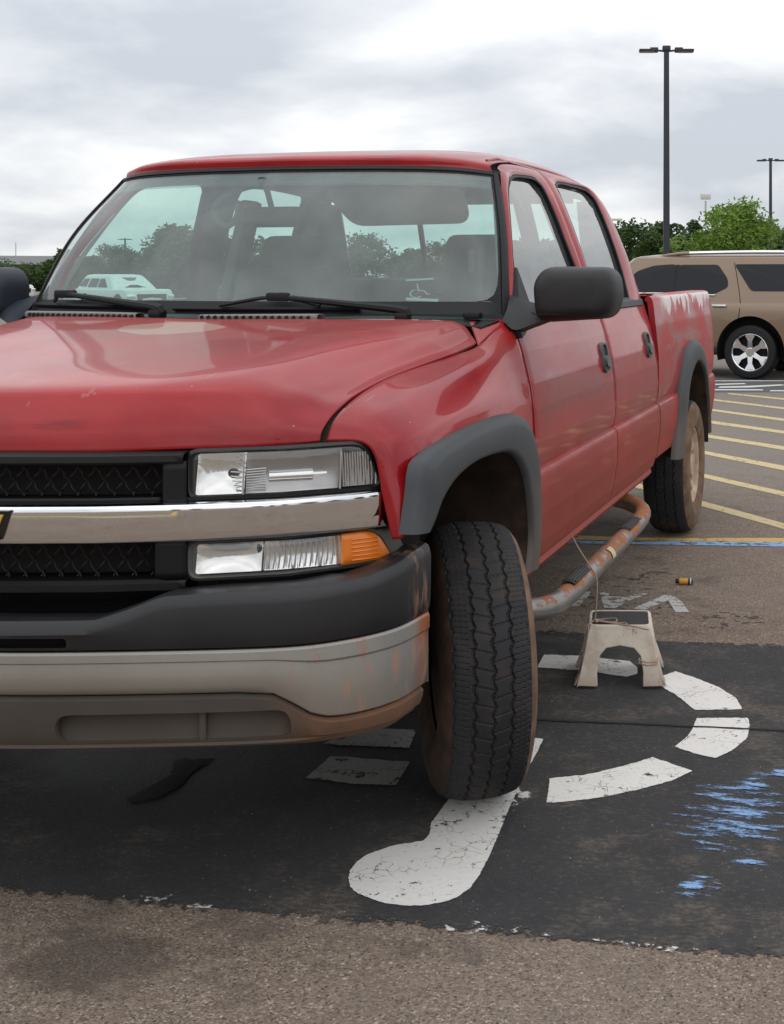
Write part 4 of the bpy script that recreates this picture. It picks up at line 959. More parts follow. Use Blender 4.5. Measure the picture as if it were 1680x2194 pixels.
vb = lambda k: float(np.interp(bx_[k], [0, .8, .95, 1.01], [.428, .426, .418, .405]))
val = [brow(.05, lambda k: sb(k) - .002), brow(.028, lambda k: sb(k) - .003), brow(.020, lambda k: sb(k) - .012), brow(.022, lambda k: sb(k) * .65 + vb(k) * .35), brow(.030, lambda k: sb(k) * .35 + vb(k) * .65), brow(.040, lambda k: vb(k) + .02), brow(.052, lambda k: vb(k) + .004), brow(.07, vb), brow(.13, lambda k: vb(k) + .01)]
vobj = MB().grid(bfull(val)).build('valance', VALANCE, T, solid=.012, off=-1)
# slots cut into valance and pad
for s in (1, -1):
    for x0, x1 in ((.30, .80),):
        P = round_poly([(x0, .452), (x1, .452), (x1 - .004, .518), (x0 + .01, .518)], .03, 5)
        by = lambda x: float(np.interp(x, BP[:, 0], BP[:, 1]))
        c = MB().prism([(a * s, b) for a, b in P], lambda a, b: (a, by(abs(a)) - .05, b), lambda a, b: (a, by(abs(a)) + .062, b)); cut(vobj, c)
        vobj.data.materials[0] = VALANCE
m = MB()
for x0 in (-.30, -.135, .03, .195, .36 - .005):
    pass
for s in (1, -1):
    for x0, x1 in ((.02, .185), (.195, .345)):
        P = round_poly([(x0, .672), (x1, .672), (x1, .694), (x0, .694)], .010, 4)
        c = MB().prism([(a * s, b) for a, b in P], lambda a, b: (a, by(abs(a)) - .03, b), lambda a, b: (a, by(abs(a)) + .035, b))
        cut(pad, c)
MB().grid(bfull([brow(.075, .72), brow(.075, .45)])).build('bumper_backing', VOID, T)
MB().grid(bfull([brow(.058, .535), brow(.060, .50), brow(.052, .455), brow(.035, .44)])).build('valance_recess', VALANCE, T)
both(lambda s: side(MB().box((.605, -.882, .487), (.016, .03, .075), bev=.006, rot=Matrix.Rotation(R(20), 3, 'Z')), s).build('recess_rib', VALANCE, T))
both(lambda s: side(MB().box((.985, -.49, .655), (.02, .006, .34)), s).build('bumper_end', RUSTBAR, T))
# ---- underbody
m = MB()
for s in (1, -1): m.box((s * .42, 2.0, .52), (.09, 5.6, .16))
m.box((0, .0, .50), (.9, .5, .22), bev=.05); m.box((0, -.55, .52), (1.3, .10, .14)); m.box((0, 1.2, .46), (.45, 1.0, .2), bev=.04); m.box((0, 2.2, .60), (1.70, 3.3, .04)); m.box((0, -.2, .80), (1.2, 1.1, .3)); m.box((.55, 2.3, .5), (.3, 1.1, .2), bev=.04)
m.tube([(-.8, 3.92, .385), (.8, 3.92, .385)], .055, 12); m.tube([(-.14, 3.92, .385), (-.05, 3.92, .385), (.05, 3.92, .385), (.14, 3.92, .385)], [.07, .16, .16, .07], 12)
m.tube([(-.8, .03, .36), (.8, .03, .36)], .045, 12)
for x in (-.5, .5): m.box((x, 4.3, .62), (.05, 1.3, .05))
m.box((0, .62, .95), (1.7, .05, .75)); m.tube([(-.35, 1.6, .42), (-.35, 3.4, .45)], .05, 10)
m.build('chassis', VOID, T)
# ---- wheels
def tyre_mesh(Rr=.385, hw=.100, name='tyre', nth=780, zz=52, tread=True, sw=(.208,)):
    xs_ = []; k = Rr / .385
    side_in = [(-.098, .209), (-.113, .222), (-.124, .252), (-.128, .285), (-.125, .318), (-.117, .344), (-.109, .356), (-.102, .364)]
    tr = []
    for x in np.linspace(-.096, .096, 57): tr.append(x)
    grooves = (-.047, .002, .049)
    G = []; mats = []
    for i in range(nth):
        a = 2 * math.pi * i / nth; ph = (i * zz / nth) % 1.0
        row = []
        for x, r in side_in: row.append((x, r * k))
        tri = abs(2 * ph - 1) * 2 - 1
        for j, x in enumerate(tr):
            r = .386 - .016 * (abs(x) / .096) ** 2.4
            if tread:
                for gi, gx in enumerate(grooves):
                    gg = gx + .0048 * tri * (1 if gi % 2 == 0 else -1)
                    d = abs(x - gg)
                    if d < .0032: r -= .007
                if abs(x) > .060:
                    q = (ph * 3 + (abs(x) - .06) * 14 * (1 if x > 0 else 1.0)) % 1.0
                    if q < .15: r -= .0022
                else:
                    q = (ph + (.5 if x < .002 else 0) + 6 * (x - grooves[1]) * (1 if x > 0 else -1)) % 1.0
                    if q < .12: r -= .0026
                if abs(x) > .093 and (i % 15) < 5: r -= .005
            row.append((x, r * k))
        for x, r in side_in[::-1]: row.append((-x, r * k))
        G.append([(x, r * math.cos(a), r * math.sin(a)) for x, r in row])
    m = MB().grid(G, cu=True)
    nb = len(G[0]) - 1; ns = len(side_in)
    m.m = [1 if (i % nb) < ns - 1 else 2 if (i % nb) >= nb - ns + 1 else 0 for i in range(len(m.f))]
    return m
tyre_me = tyre_mesh().mesh('tyre', [TREAD, SIDEW, OUTW], angle=22, fix=True)
def rim_mb():
    m = MB().lathe([(-.09, .212), (-.085, .196), (-.04, .185), (.03, .18), (.075, .186), (.092, .197), (.098, .214), (.104, .217), (.106, .208), (.098, .200), (.085, .192), (.06, .178), (.035, .170)], 64)
    # eight spokes with windows between, hub and lug nuts
    m.lathe([(.015, 0.001), (.10, .001), (.102, .045), (.100, .062), (.085, .066), (.078, .10), (.076, .115), (.02, .118)], 48)
    for k in range(8):
        a = 2 * math.pi * k / 8; M = Matrix.Rotation(a, 4, 'X')
        b = MB().prism([(-.038, .108), (.038, .108), (.046, .178), (-.046, .178)], lambda y, z: (.080 if z < .15 else .086, y, z), lambda y, z: (.03, y, z)); b.xf(M); m.join(b)
        b = MB(); b.tube([(.070, 0, .083), (.095, 0, .083)], .012, 6); b.xf(Matrix.Rotation(a + .39, 4, 'X')); m.join(b)
    return m
rim_me = rim_mb().mesh('wheel', RIMMAT, angle=30, fix=True)
for x, y, st, s in ((.930, .050, R(27), 1), (-.935, .055, R(25), -1), (.885, 3.92, 0, 1), (-.885, 3.92, 0, -1)):
    w = link(bpy.data.objects.new('wheel', rim_me), T); w.scale = (1.04, 1, 1); w.location = (x, y, .387); w.rotation_euler = (0, 0, st + (0 if s > 0 else math.pi))
    link(bpy.data.objects.new('tyre', tyre_me), w)
    b = MB().lathe([(-.092, .0), (-.092, .206), (-.08, .19), (.008, .183), (.008, .001)], 32); b.build('brake_drum', MUD, w)
# ---- step bars
STEPPAD = simple('step_pad', (.035, .03, .028), .7, var=.4, scale=20)
def stepbar(s):
    P = chord(np.array([(.62, .50, .46), (.80, .52, .42), (.93, .58, .388), (1.0, .70, .378), (1.015, .95, .377), (1.015, 1.4, .380), (1.015, 1.9, .384), (1.012, 2.2, .39), (.985, 2.38, .40), (.90, 2.46, .42), (.75, 2.46, .455)]), 70)
    o = side(MB().tube(P, .038, 16), s).build('step_bar', RUSTBAR, T)
    for y0, y1 in ((.86, 1.10), (1.82, 2.10)):
        ys = np.linspace(y0, y1, 8); m = MB()
        m.grid([[(1.015 + .036 * math.sin(a), y, .380 + .0415 * math.cos(a)) for y in ys] for a in np.linspace(-.7, .75, 8)])
        for k in range(5):
            m.tube([(1.015 + .043 * math.sin(-.5 + k * .25), y0 + .02, .380 + .043 * math.cos(-.5 + k * .25)), (1.015 + .043 * math.sin(-.5 + k * .25), y1 - .02, .380 + .043 * math.cos(-.5 + k * .25))], .0025, 5)
        side(m, s).build('step_pad', STEPPAD, o, solid=.003, off=1)
    for y in (.62, 1.45, 2.3): side(MB().box((.70, y, .445), (.30, .04, .02)), s).build('bar_bracket', VOID, T)
    if s > 0: MB().grid([[(1.015 + .0415 * math.sin(a), y, .381 + .0415 * math.cos(a)) for y in (1.42, 1.46, 1.475)] for a in np.linspace(.35, 1.5, 7)]).build('tape_patch', simple('beige_tape', (.55, .45, .27), .7), o)
both(stepbar)
# ---- mirrors
def mirror(s):
    mat = MIRROR_PL if s > 0 else MIRROR_BL
    sec = []
    # lofted shell: sections along y (front bulge to glass face)
    out = round_poly([(.985, 1.336), (1.235, 1.352), (1.256, 1.43), (1.238, 1.518), (1.015, 1.520), (.975, 1.47)], [.05, .05, .06, .06, .05, .04], 6)
    out = np.array(out); c = np.array([1.112, 1.432])
    for y, k, sx in ((.484, .55, 0), (.489, .70, 0), (.498, .82, 0), (.512, .91, 0), (.535, .97, 0), (.57, 1.0, 0), (.64, 1.01, 0), (.665, .99, 0), (.668, .92, 0), (.655, .90, 0)):
        sec.append([(c[0] + (x - c[0]) * k, y + .05 * (x - 1.0), c[1] + (z - c[1]) * k) for x, z in out])
    m = MB().grid(sec, cv=True); m.f.append(tuple(range(len(out)))); m.m.append(0)
    o = side(m, s).build('wing_mirror', mat, T, angle=60)
    sm2 = MB().tube(cr([(.985, .497, 1.372), (1.00, .492, 1.366), (1.04, .489, 1.366), (1.085, .487, 1.367)], np.linspace(0, 1, 12)), .0022, 5); side(sm2, s).build('mirror_seam', VOID, o)
    gl = MB().add([(c[0] + (x - c[0]) * .93, .660 + .05 * (x - 1.0), c[1] + (z - c[1]) * .93) for x, z in out], [tuple(range(len(out)))])
    side(gl, s).build('mirror_glass', CHROME, o)
    # arm and sail plate
    a = loft([[(.885, .50, 1.345), (.885, .56, 1.39), (.87, .62, 1.43)], [(.925, .50, 1.315), (.93, .545, 1.37), (.92, .60, 1.415)], [(.975, .515, 1.33), (.985, .54, 1.37), (.975, .60, 1.40)], [(1.05, .55, 1.36), (1.06, .555, 1.385), (1.05, .60, 1.41)]], 6, 12)
    b = a + np.array([0, .055, -.01])
    mm = MB().grid(np.concatenate([a, b[:, ::-1]], 1), cv=True)
    side(mm, s).build('mirror_arm', mat, o, angle=60)
    sp = [(.535, 1.285), (.60, 1.30), (.72, 1.365), (.735, 1.40), (.69, 1.52), (.665, 1.50), (.60, 1.40), (.53, 1.35)]
    side(MB().prism(sp, lambda y, z: (PX(z) + .014, y, z), lambda y, z: (PX(z) - .012, y, z)), s).build('mirror_sail', BLACK_TRIM, o, bevel=.004)
both(mirror)
# ---- wipers
def wiper(px, py, tip, name='wiper'):
    pass
def wpt(u, v, s, d): 
    u = float(np.interp(u * .872, [0, .40, .68, .81, .880], [0, .25, .5, .75, 1]))
    p = wgrid(u, u, v, v, 1, 1, d=d)[0, 0]; return np.array([p[0] * s, p[1], p[2]])
def make_wiper(bl, pivot, knuckle):
    m = MB(); B0, B1 = bl
    n = 16; P = []
    for t in np.linspace(0, 1, n):
        x = B0[0] + (B1[0] - B0[0]) * t; v = B0[1] + (B1[1] - B0[1]) * t
        P.append(wpt(min(abs(x) / .872, .98), v, 1 if x >= 0 else -1, .012))
    m.tube(P, .0075, 6)
    kx, kv = knuckle; K = wpt(abs(kx) / .872, kv, 1 if kx >= 0 else -1, .035)
    mid = [P[n // 4] + [0, -.012, .012], K, P[3 * n // 4] + [0, -.012, .012]]
    m.tube(cr(mid, np.linspace(0, 1, 12)), .007, 6)
    a = [np.array(pivot), np.array(pivot) + [0, -.005, .02], np.array(pivot) * .55 + K * .45 + [0, -.006, .012], K]
    m.tube(cr(a, np.linspace(0, 1, 16)), list(np.linspace(.018, .009, 16)), 8)
    m.box(tuple(K), (.08, .024, .028), bev=.009); m.box(tuple(np.array(pivot)), (.045, .05, .03), bev=.01)
    return m.build('wiper', BLACK_TRIM, T)
make_wiper(((-.20, .030), (.44, .032)), (.60, .355, 1.36), (.165, .075))
make_wiper(((-.86, .045), (-.26, .035)), (-.24, .31, 1.365), (-.66, .085))
MB().box((.80, .455, 1.362), (.055, .04, .022), bev=.006).build('hood_bumper_block', BLACK_TRIM, T)
# ---- interior
m = MB()
d = loft([[(0, .36, 1.345), (.45, .39, 1.345), (.74, .46, 1.345), (.85, .53, 1.34)], [(0, .62, 1.345), (.45, .62, 1.345), (.74, .65, 1.34), (.85, .68, 1.335)], [(0, .80, 1.33), (.42, .78, 1.345), (.74, .78, 1.335), (.85, .78, 1.32)], [(0, .88, 1.26), (.42, .88, 1.27), (.74, .88, 1.26), (.85, .88, 1.25)], [(0, .90, .85), (.42, .90, .85), (.74, .90, .85), (.85, .90, .85)]], 18, 24)
MB().grid(sym(d)).build('dashboard', DASH, T)
MB().tube([(.42 + .19 * math.cos(a), 1.04 + .19 * .38 * math.sin(a) - .0, 1.235 + .19 * .92 * math.sin(a)) for a in np.linspace(0, 2 * math.pi, 41)[:-1]], .015, 8, closed=True).build('steering_wheel', BLACK_TRIM, T)
for x in (-.42, .42):
    sm_ = MB()
    sm_.box((x, 1.42, .90), (.52, .52, .20), bev=.07, seg=3)
    sm_.box((x, 1.64, 1.22), (.52, .19, .62), rot=Matrix.Rotation(R(-12), 3, 'X'), bev=.08, seg=4)
    o = sm_.build('seat', SEAT, T, angle=60)
    MB().box((x, 1.70, 1.575), (.29, .12, .17), rot=Matrix.Rotation(R(-8), 3, 'X'), bev=.055, seg=4).build('headrest', SEAT, o, angle=60)
sm_ = MB(); sm_.box((0, 2.35, .92), (1.5, .5, .2), bev=.07, seg=3); sm_.box((0, 2.62, 1.20), (1.5, .16, .55), rot=Matrix.Rotation(R(-12), 3, 'X'), bev=.06, seg=3)
sm_.build('rear_seat', SEAT, T, angle=60)
m = MB().box((-.10, .86, 1.705), (.235, .035, .075), bev=.028, seg=4); m.tube([(-.10, .85, 1.72), (-.085, .78, 1.79), (-.075, .735, 1.815)], .011, 8)
m.build('rear_view_mirror', BLACK_TRIM, T, angle=60)
MB().box((-.075, .735, 1.82), (.045, .012, .05), rot=Matrix.Rotation(R(38), 3, 'X'), bev=.01).build('mirror_mount', BLACK_TRIM, T)
for x in (.36,):
    P = round_poly([(-.27, .085), (.27, .085), (.25, -.075), (-.21, -.085)], .05, 6)
    MB().prism(P, lambda a, b: (x + a, .93 - b * .9, 1.735 + b * .75), lambda a, b: (x + a, .945 - b * .9, 1.75 + b * .75)).build('sun_visor', HEADL, T, bevel=.006)
MB().box((0, 1.75, .72), (1.74, 2.1, .04)).build('cab_floor', VOID, T)
MB().box((.70, 1.66, 1.45), (.05, .13, .75), rot=Matrix.Rotation(R(-14), 3, 'Y'), bev=.02).build('pillar_trim', HEADL, T)
MB().box((-.70, 1.66, 1.45), (.05, .13, .75), rot=Matrix.Rotation(R(14), 3, 'Y'), bev=.02).build('pillar_trim', HEADL, T)
MB().tube(chord(np.array([(-.25, .80, 1.79), (-.33, .84, 1.745), (-.345, .88, 1.70), (-.31, .90, 1.675), (-.26, .88, 1.71), (-.235, .84, 1.76)]), 20), .012, 8).build('hanging_strap', HEADL, T)
# accessible-parking sticker and small black tag low on the driver's side of the glass
STK = NT('sticker_white'); STK.set(base=(.30, .33, .31), rough=.5); STK = STK.mat
def gpt(x, v, d=-.003): return tuple(wpt(abs(x) / .872, v, 1 if x >= 0 else -1, d))
m = MB(); cx_, cv_ = .625, .125
def q2(pts): m.add([gpt(cx_ + a, cv_ + b) for a, b in pts], [tuple(range(len(pts)))])
def stroke(P, w=.005):
    for (a, b), (c_, d_) in zip(P[:-1], P[1:]):
        L = math.hypot(c_ - a, d_ - b) or 1; nx_, ny_ = -(d_ - b) / L * w / 2, (c_ - a) / L * w / 2
        q2([(a + nx_, b + ny_), (c_ + nx_, d_ + ny_), (c_ - nx_, d_ - ny_), (a - nx_, b - ny_)])
stroke([(-.02 + .022 * math.cos(a), .012 + .022 * math.sin(a)) for a in np.linspace(1.9, 5.6, 12)])
stroke([(-.018, .055), (-.014, .030), (.010, .028), (.020, .008), (.032, .012)]); stroke([(-.022, .062), (-.016, .062)], .010)
stroke([(-.055, -.018), (.062, -.026)], .016); stroke([(-.06, .088), (.045, .098)], .010)
m.build('accessible_sticker', STK, ws, fix=False, smooth=False)
m = MB(); a = [gpt(.775, .26), gpt(.800, .26), gpt(.800, .40), gpt(.775, .40)]; m.add(a, [(0, 1, 2, 3)])
m.build('glass_tag', BLACKGLOSS, ws, fix=False, smooth=False)
# ================================================================ step stool tied to the truck
STOOLM = NT('dirty_cream_plastic'); _f = STOOLM.noise(14, 6, .6); _x, _y, _z = STOOLM.xyz()
_c = STOOLM.mix(STOOLM.ss(_f, .4, .7), (.66, .58, .49), (.50, .41, .32)); _c = STOOLM.mix(STOOLM.ss(STOOLM.math('MULTIPLY_ADD', _f, .06, _z), .10, .02, 0, .55), _c, (.26, .17, .11))
_c = STOOLM.mix(STOOLM.ss(STOOLM.noise(60, 3, .6, stretch=(1, 1, .3)), .64, .70, 0, .6), _c, (.20, .15, .11))
STOOLM.set(base=_c, rough=.6); STOOLM = STOOLM.mat
ST = empty('step_stool', (1.133, 1.18, .009), R(12), 'dirty cream plastic step stool with black tread top, tied to the truck with cord', 'step stool')
half = [(-.158, 0), (-.150, .006), (-.082, .004), (-.084, .05), (-.074, .105), (-.050, .132), (0, .140)]
arch = half + [(-x, z) for x, z in half[::-1][1:]]
top_ = [(.158 - .045 * (z / .205) ** .8, z) for z in (.05, .10, .15, .19)] + [(.108, .207), (-.108, .207)] + [(-(.158 - .045 * (z / .205) ** .8), z) for z in (.19, .15, .10, .05)]
for k, (hd, nm) in enumerate(((.135, 'front'), (.155, 'side'), (.135, 'back'), (.155, 'side'))):
    M_ = Matrix.Rotation(k * math.pi / 2, 4, 'Z'); sc = 1 if k % 2 == 0 else .87
    dep = .150 if k % 2 == 0 else .158
    yf = lambda z, o: -(dep - .042 * (max(z, 0) / .207) ** .8) + o + (-.012 * (1 - z / .05) ** 2 if z < .05 else 0)
    P = [(x * sc, z) for x, z in arch + top_]
    b = MB().prism(P, lambda x, z: (x, yf(z, 0), z), lambda x, z: (x * .985, yf(z, .010), z)); b.xf(M_)
    b.build('leg_panel', STOOLM, ST, bevel=.0048)
P = round_poly([(-.116, -.110), (.116, -.110), (.116, .110), (-.116, .110)], .030, 5)
lip = MB().grid([[(x * k, y * k, z) for x, y in P] for k, z in ((1.0, .190), (1.0, .203), (.975, .211), (.91, .212), (.885, .206))], cv=True)
lip.build('rim', STOOLM, ST)
MB().prism([(x * .90, y * .90) for x, y in P], lambda x, y: (x, y, .209), lambda x, y: (x, y, .20)).build('tread_pad', simple('stool_pad', (.030, .029, .028), .8, var=.4, scale=30, bump=.6, bscale=200), ST)
# cord
CORDM = simple('tan_cord', (.36, .25, .19), .9, var=.3, scale=60)
m = MB()
S0 = (.958, 1.15, .518); 
m.tube(cr([S0, (.995, 1.135, .465), (1.040, 1.115, .412), (1.062, 1.105, .375), (1.062, 1.10, .30), (1.058, 1.10, .245), (1.055, 1.10, .222)], np.linspace(0, 1, 24)), .0026, 6)
m.tube(cr([(1.052, 1.10, .224), (1.09, 1.13, .226), (1.13, 1.12, .232), (1.135, 1.095, .226), (1.10, 1.10, .224), (1.07, 1.105, .228), (1.12, 1.09, .223), (1.17, 1.095, .225), (1.175, 1.075, .223), (1.14, 1.08, .223)], np.linspace(0, 1, 50)), .0024, 6)
m.tube(cr([(1.055, 1.10, .226), (1.13, 1.085, .223), (1.20, 1.07, .222), (1.262, 1.06, .214)], np.linspace(0, 1, 14)), .0026, 6)
m.tube(cr([(1.05, 1.10, .224), (1.035, 1.075, .215), (1.028, 1.062, .18), (1.022, 1.052, .12), (1.02, 1.045, .105)], np.linspace(0, 1, 14)), .0024, 6)
m.tube(cr([(1.052, 1.10, .224), (1.045, 1.078, .22), (1.04, 1.07, .19), (1.028, 1.056, .12)], np.linspace(0, 1, 12)), .0024, 6)
for x0, x1, z in ((1.010, 1.078, .108), (1.010, 1.078, .100), (1.228, 1.292, .106), (1.228, 1.292, .095)):
    m.tube([(x0, 1.085, z), (x0, 1.050, z), ((x0 + x1) / 2, 1.040, z - .004), (x1, 1.052, z - .002), (x1, 1.09, z)], .0024, 6)
for k in range(5): m.tube([(1.048 + .004 * k, 1.10 - .003 * k, .222 + .004 * (k % 2)), (1.056 + .003 * k, 1.106, .228)], .004, 6)
tag(m.build('cord', CORDM), 'thin tan cord running from the truck sill down to the step stool', 'cord')
# small bottle lying on the asphalt
BT = empty('bottle', (1.140, 2.645, .0165), R(8), 'small amber drink bottle with black cap lying on the asphalt', 'bottle')
b = MB().lathe([(-.020, .001), (-.020, .0135), (-.018, .0158), (.012, .0158), (.020, .0145), (.024, .010)], 24); b.xf(Matrix.Rotation(math.pi, 4, 'Z'))
b.build('bottle_body', simple('amber_label', (.60, .30, .05), .3, var=.5, scale=90), BT)
b = MB().lathe([(.020, .0158), (.024, .0160), (.042, .0160), (.044, .013), (.044, .001)], 24); b.build('bottle_base', simple('bottle_dark', (.03, .035, .045), .3, var=.7, scale=150), BT)
b = MB().lathe([(-.040, .001), (-.040, .0100), (-.038, .011), (-.024, .011), (-.022, .008)], 20); b.build('cap', BLACK_PL, BT)
b = MB().lathe([(.030, .0162), (.036, .0162)], 24); b.build('label_band', simple('label_white', (.6, .6, .58), .4), BT)

# ================================================================ other vehicles
def plan(y0, y1, hw, r0, r1, n=10):
    """closed plan outline: front end y0, rear end y1, half width, corner depth front/rear"""
    P = []
    for a in np.linspace(0, math.pi / 2, n): P.append((hw * (math.sin(a) ** .55), y0 + r0 * (1 - math.cos(a) ** .55)))
    P += [(hw, y) for y in np.linspace(y0 + r0, y1 - r1, 14)[1:-1]]
    for a in np.linspace(math.pi / 2, 0, n): P.append((hw * (math.sin(a) ** .55), y1 - r1 * (1 - math.cos(a) ** .55)))
    return P + [(-x, y) for x, y in P[::-1][1:-1]]
def plan_loft(levels, cap=True):
    m = MB(); rows = []
    for z, y0, y1, hw, r0, r1 in levels: rows.append([(x, y, z) for x, y in plan(y0, y1, hw, r0, r1)])
    m.grid(rows, cv=True); n = len(rows[0])
    if cap:
        m.f.append(tuple(range(n))); m.m.append(0); b = len(m.v) - n; m.f.append(tuple(range(b, b + n))); m.m.append(0)
    return m
def chrome_wheel(Rr, rr, w, mat, tmat, spokes=6):
    t = MB().lathe([(-w * .5, rr), (-w * .56, rr + .02), (-w * .54, Rr - .03), (-w * .44, Rr - .006), (-w * .3, Rr), (w * .3, Rr), (w * .44, Rr - .006), (w * .54, Rr - .03), (w * .56, rr + .02), (w * .5, rr)], 56)
    r = MB().lathe([(-w * .4, rr - .004), (w * .30, rr - .03), (w * .46, rr - .016), (w * .52, rr), (w * .50, rr + .008)], 56)
    r.lathe([(w * .05, .001), (w * .46, .001), (w * .46, .055), (w * .36, .075), (w * .1, .08)], 32)
    for k in range(spokes):
        b = MB().prism([(-.038, .05), (.038, .05), (.030, .16), (.075, rr - .02), (-.075, rr - .02), (-.030, .16)], lambda y, z: (w * (.40 + .08 * (z / rr)), y, z), lambda y, z: (w * .12, y, z)); b.xf(Matrix.Rotation(2 * math.pi * k / spokes, 4, 'X')); r.join(b)
        b = MB(); a = 2 * math.pi * (k + .5) / spokes; b.tube([(w * .3, .062 * math.cos(a), .062 * math.sin(a)), (w * .42, .062 * math.cos(a), .062 * math.sin(a))], .009, 6); r.join(b)
    d = MB().lathe([(w * .02, .001), (w * .02, rr)], 32)
    return t.mesh('tyre', tmat, fix=True), r.mesh('wheel', mat, fix=True, angle=28), d.mesh('brake_disc', VOID, fix=True)
def car(name, label, cat, loc, rz, paint, L=(-1.0, 4.13), wb=2.95, hw=1.0, belt=1.13, roof=1.80, cab=(.55, 4.07, 1.30, 3.95), wr=.385, rim=.262, rimmat=None, windows=None, hoodz=1.08, glassmat=None, detail=True, group=None, ground=.33, pillarmat=None):
    E_ = empty(name, loc, rz, label, cat, group)
    f, r = L; zb = belt
    lv = [(ground, f + .22, r - .15, hw - .10, .35, .25), (ground + .05, f + .06, r - .05, hw - .03, .30, .2), (ground + .18, f + .01, r, hw - .004, .30, .18), (zb * .60, f, r, hw, .32, .16), (zb * .74, f + .01, r - .01, hw + .004, .34, .16), (zb * .84, f + .03, r - .02, hw - .002, .38, .16), (hoodz * .96, f + .07, r - .03, hw - .012, .42, .18), (hoodz, f + .16, r - .035, hw - .045, .45, .18)]
    body = plan_loft(lv).build('body', paint, E_)
    for y in (0, wb):
        for s in (1, -1):
            c = MB(); n = 40; R_ = wr + .11
            P = [(y + R_ * math.cos(a), wr + R_ * 1.03 * math.sin(a)) for a in np.linspace(0, 2 * math.pi, n, endpoint=False)]
            c.prism(P, lambda a, b: (s * (hw + .2), a, b), lambda a, b: (s * (hw - .30), a, b)); cut(body, c)
            m = MB(); Q = [(y + (R_ - .002) * math.cos(a), wr + (R_ - .002) * 1.03 * math.sin(a)) for a in np.linspace(-.25, math.pi + .25, 24)]
            m.grid([[(s * (hw - .02), a, b) for a, b in Q], [(s * (hw - .29), a, b) for a, b in Q]]); m.add([(s * (hw - .29), a, b) for a, b in Q], [tuple(range(len(Q)))])
            m.build('wheel_arch', VOID, E_)
    a0, a1, b0, b1 = cab
    hwb, hwr = hw - .045, hw - .26
    gl = []
    for t in np.linspace(0, 1, 8):
        z = (hoodz - .02) + (roof - hoodz + .02) * t; k = t ** 1.15
        gl.append((z, a0 + (b0 - a0) * k, a1 + (b1 - a1) * t, hwb + (hwr - hwb) * k, .22, .14))
    gl += [(roof + .03, b0 + .10, b1 - .05, hwr - .05, .24, .16), (roof + .055, b0 + .30, b1 - .22, hwr - .20, .26, .2)]
    gh = plan_loft(gl).build('cabin', paint, E_)
    def gx(z):
        t = (z - hoodz + .02) / (roof - hoodz + .02); return hwb + (hwr - hwb) * max(t, 0) ** 1.15
    for s in (1, -1):
        for W in windows:
            P = round_poly(W, .05, 4)
            b = MB().prism(P, lambda y, z: (s * (gx(z) + .008), y, z), lambda y, z: (s * (gx(z) - .03), y, z)); b.build('side_window', glassmat or DARKGL, E_, smooth=False)
    for y0_, y1_, sgn in ((a0, b0, -1), (a1, b1, 1)):
        pts = []
        for t, wd in ((.16, .90), (.88, .84)):
            z = hoodz - .02 + (roof - hoodz + .02) * t; k = t ** 1.15 if sgn < 0 else t
            yy = y0_ + (y1_ - y0_) * k + sgn * .012
            pts.append([(x * (gx(z) * wd), yy - sgn * .10 * abs(x) ** 3, z) for x in np.linspace(-1, 1, 9)])
        MB().grid(pts).build('windscreen' if sgn < 0 else 'rear_window', glassmat or DARKGL, E_, solid=.01)
    tm, rm, dm_ = chrome_wheel(wr, rim, .25, rimmat or CHROME, BLACK_TRIM)
    for y in (0, wb):
        for s in (1, -1):
            w = link(bpy.data.objects.new('wheel', rm), E_); w.location = (s * (hw - .11), y, wr); w.rotation_euler = (0, 0, 0 if s > 0 else math.pi)
            link(bpy.data.objects.new('tyre', tm), w); link(bpy.data.objects.new('brake_disc', dm_), w)
    for s in (1, -1):
        m = MB().box((s * (hw - .16), f + .13, hoodz * .72), (.30, .16, .17), bev=.03, rot=Matrix.Rotation(s * R(18), 3, 'Z')); m.build('headlight', REFLECTOR, E_)
        m = MB().box((s * (hw - .05), r - .05, hoodz * .85), (.12, .10, .32), bev=.03); m.build('tail_lamp', simple('tail_red', (.25, .01, .01), .2), E_)
    MB().box((0, f + .035, hoodz * .70), (1.1, .06, .22), bev=.02).build('grille', GRILLE_BLK, E_)
    return E_, gx
TAN = NT('tan_metallic_paint'); TAN.set(base=TAN.mix(TAN.noise(200, 2), (.20, .135, .085), (.255, .175, .115)), rough=.32, metal=.35, coat=.7); TAN = TAN.mat
WIN = [[(.98, 1.20), (1.78, 1.20), (1.78, 1.63), (1.45, 1.61), (1.2, 1.53), (1.05, 1.40)], [(1.84, 1.20), (2.40, 1.20), (2.60, 1.30), (2.58, 1.42), (2.42, 1.62), (1.84, 1.62)], [(2.94, 1.245), (3.80, 1.245), (3.66, 1.625), (2.66, 1.625)]]
SUV, sgx = car('suv', 'tan SUV with tinted windows, roof rails and chrome wheels parked behind the pickup', 'suv', (-2.588, 16.23, 0), R(-99.4), TAN, windows=WIN, roof=1.715, cab=(.42, 4.07, 1.02, 3.95))
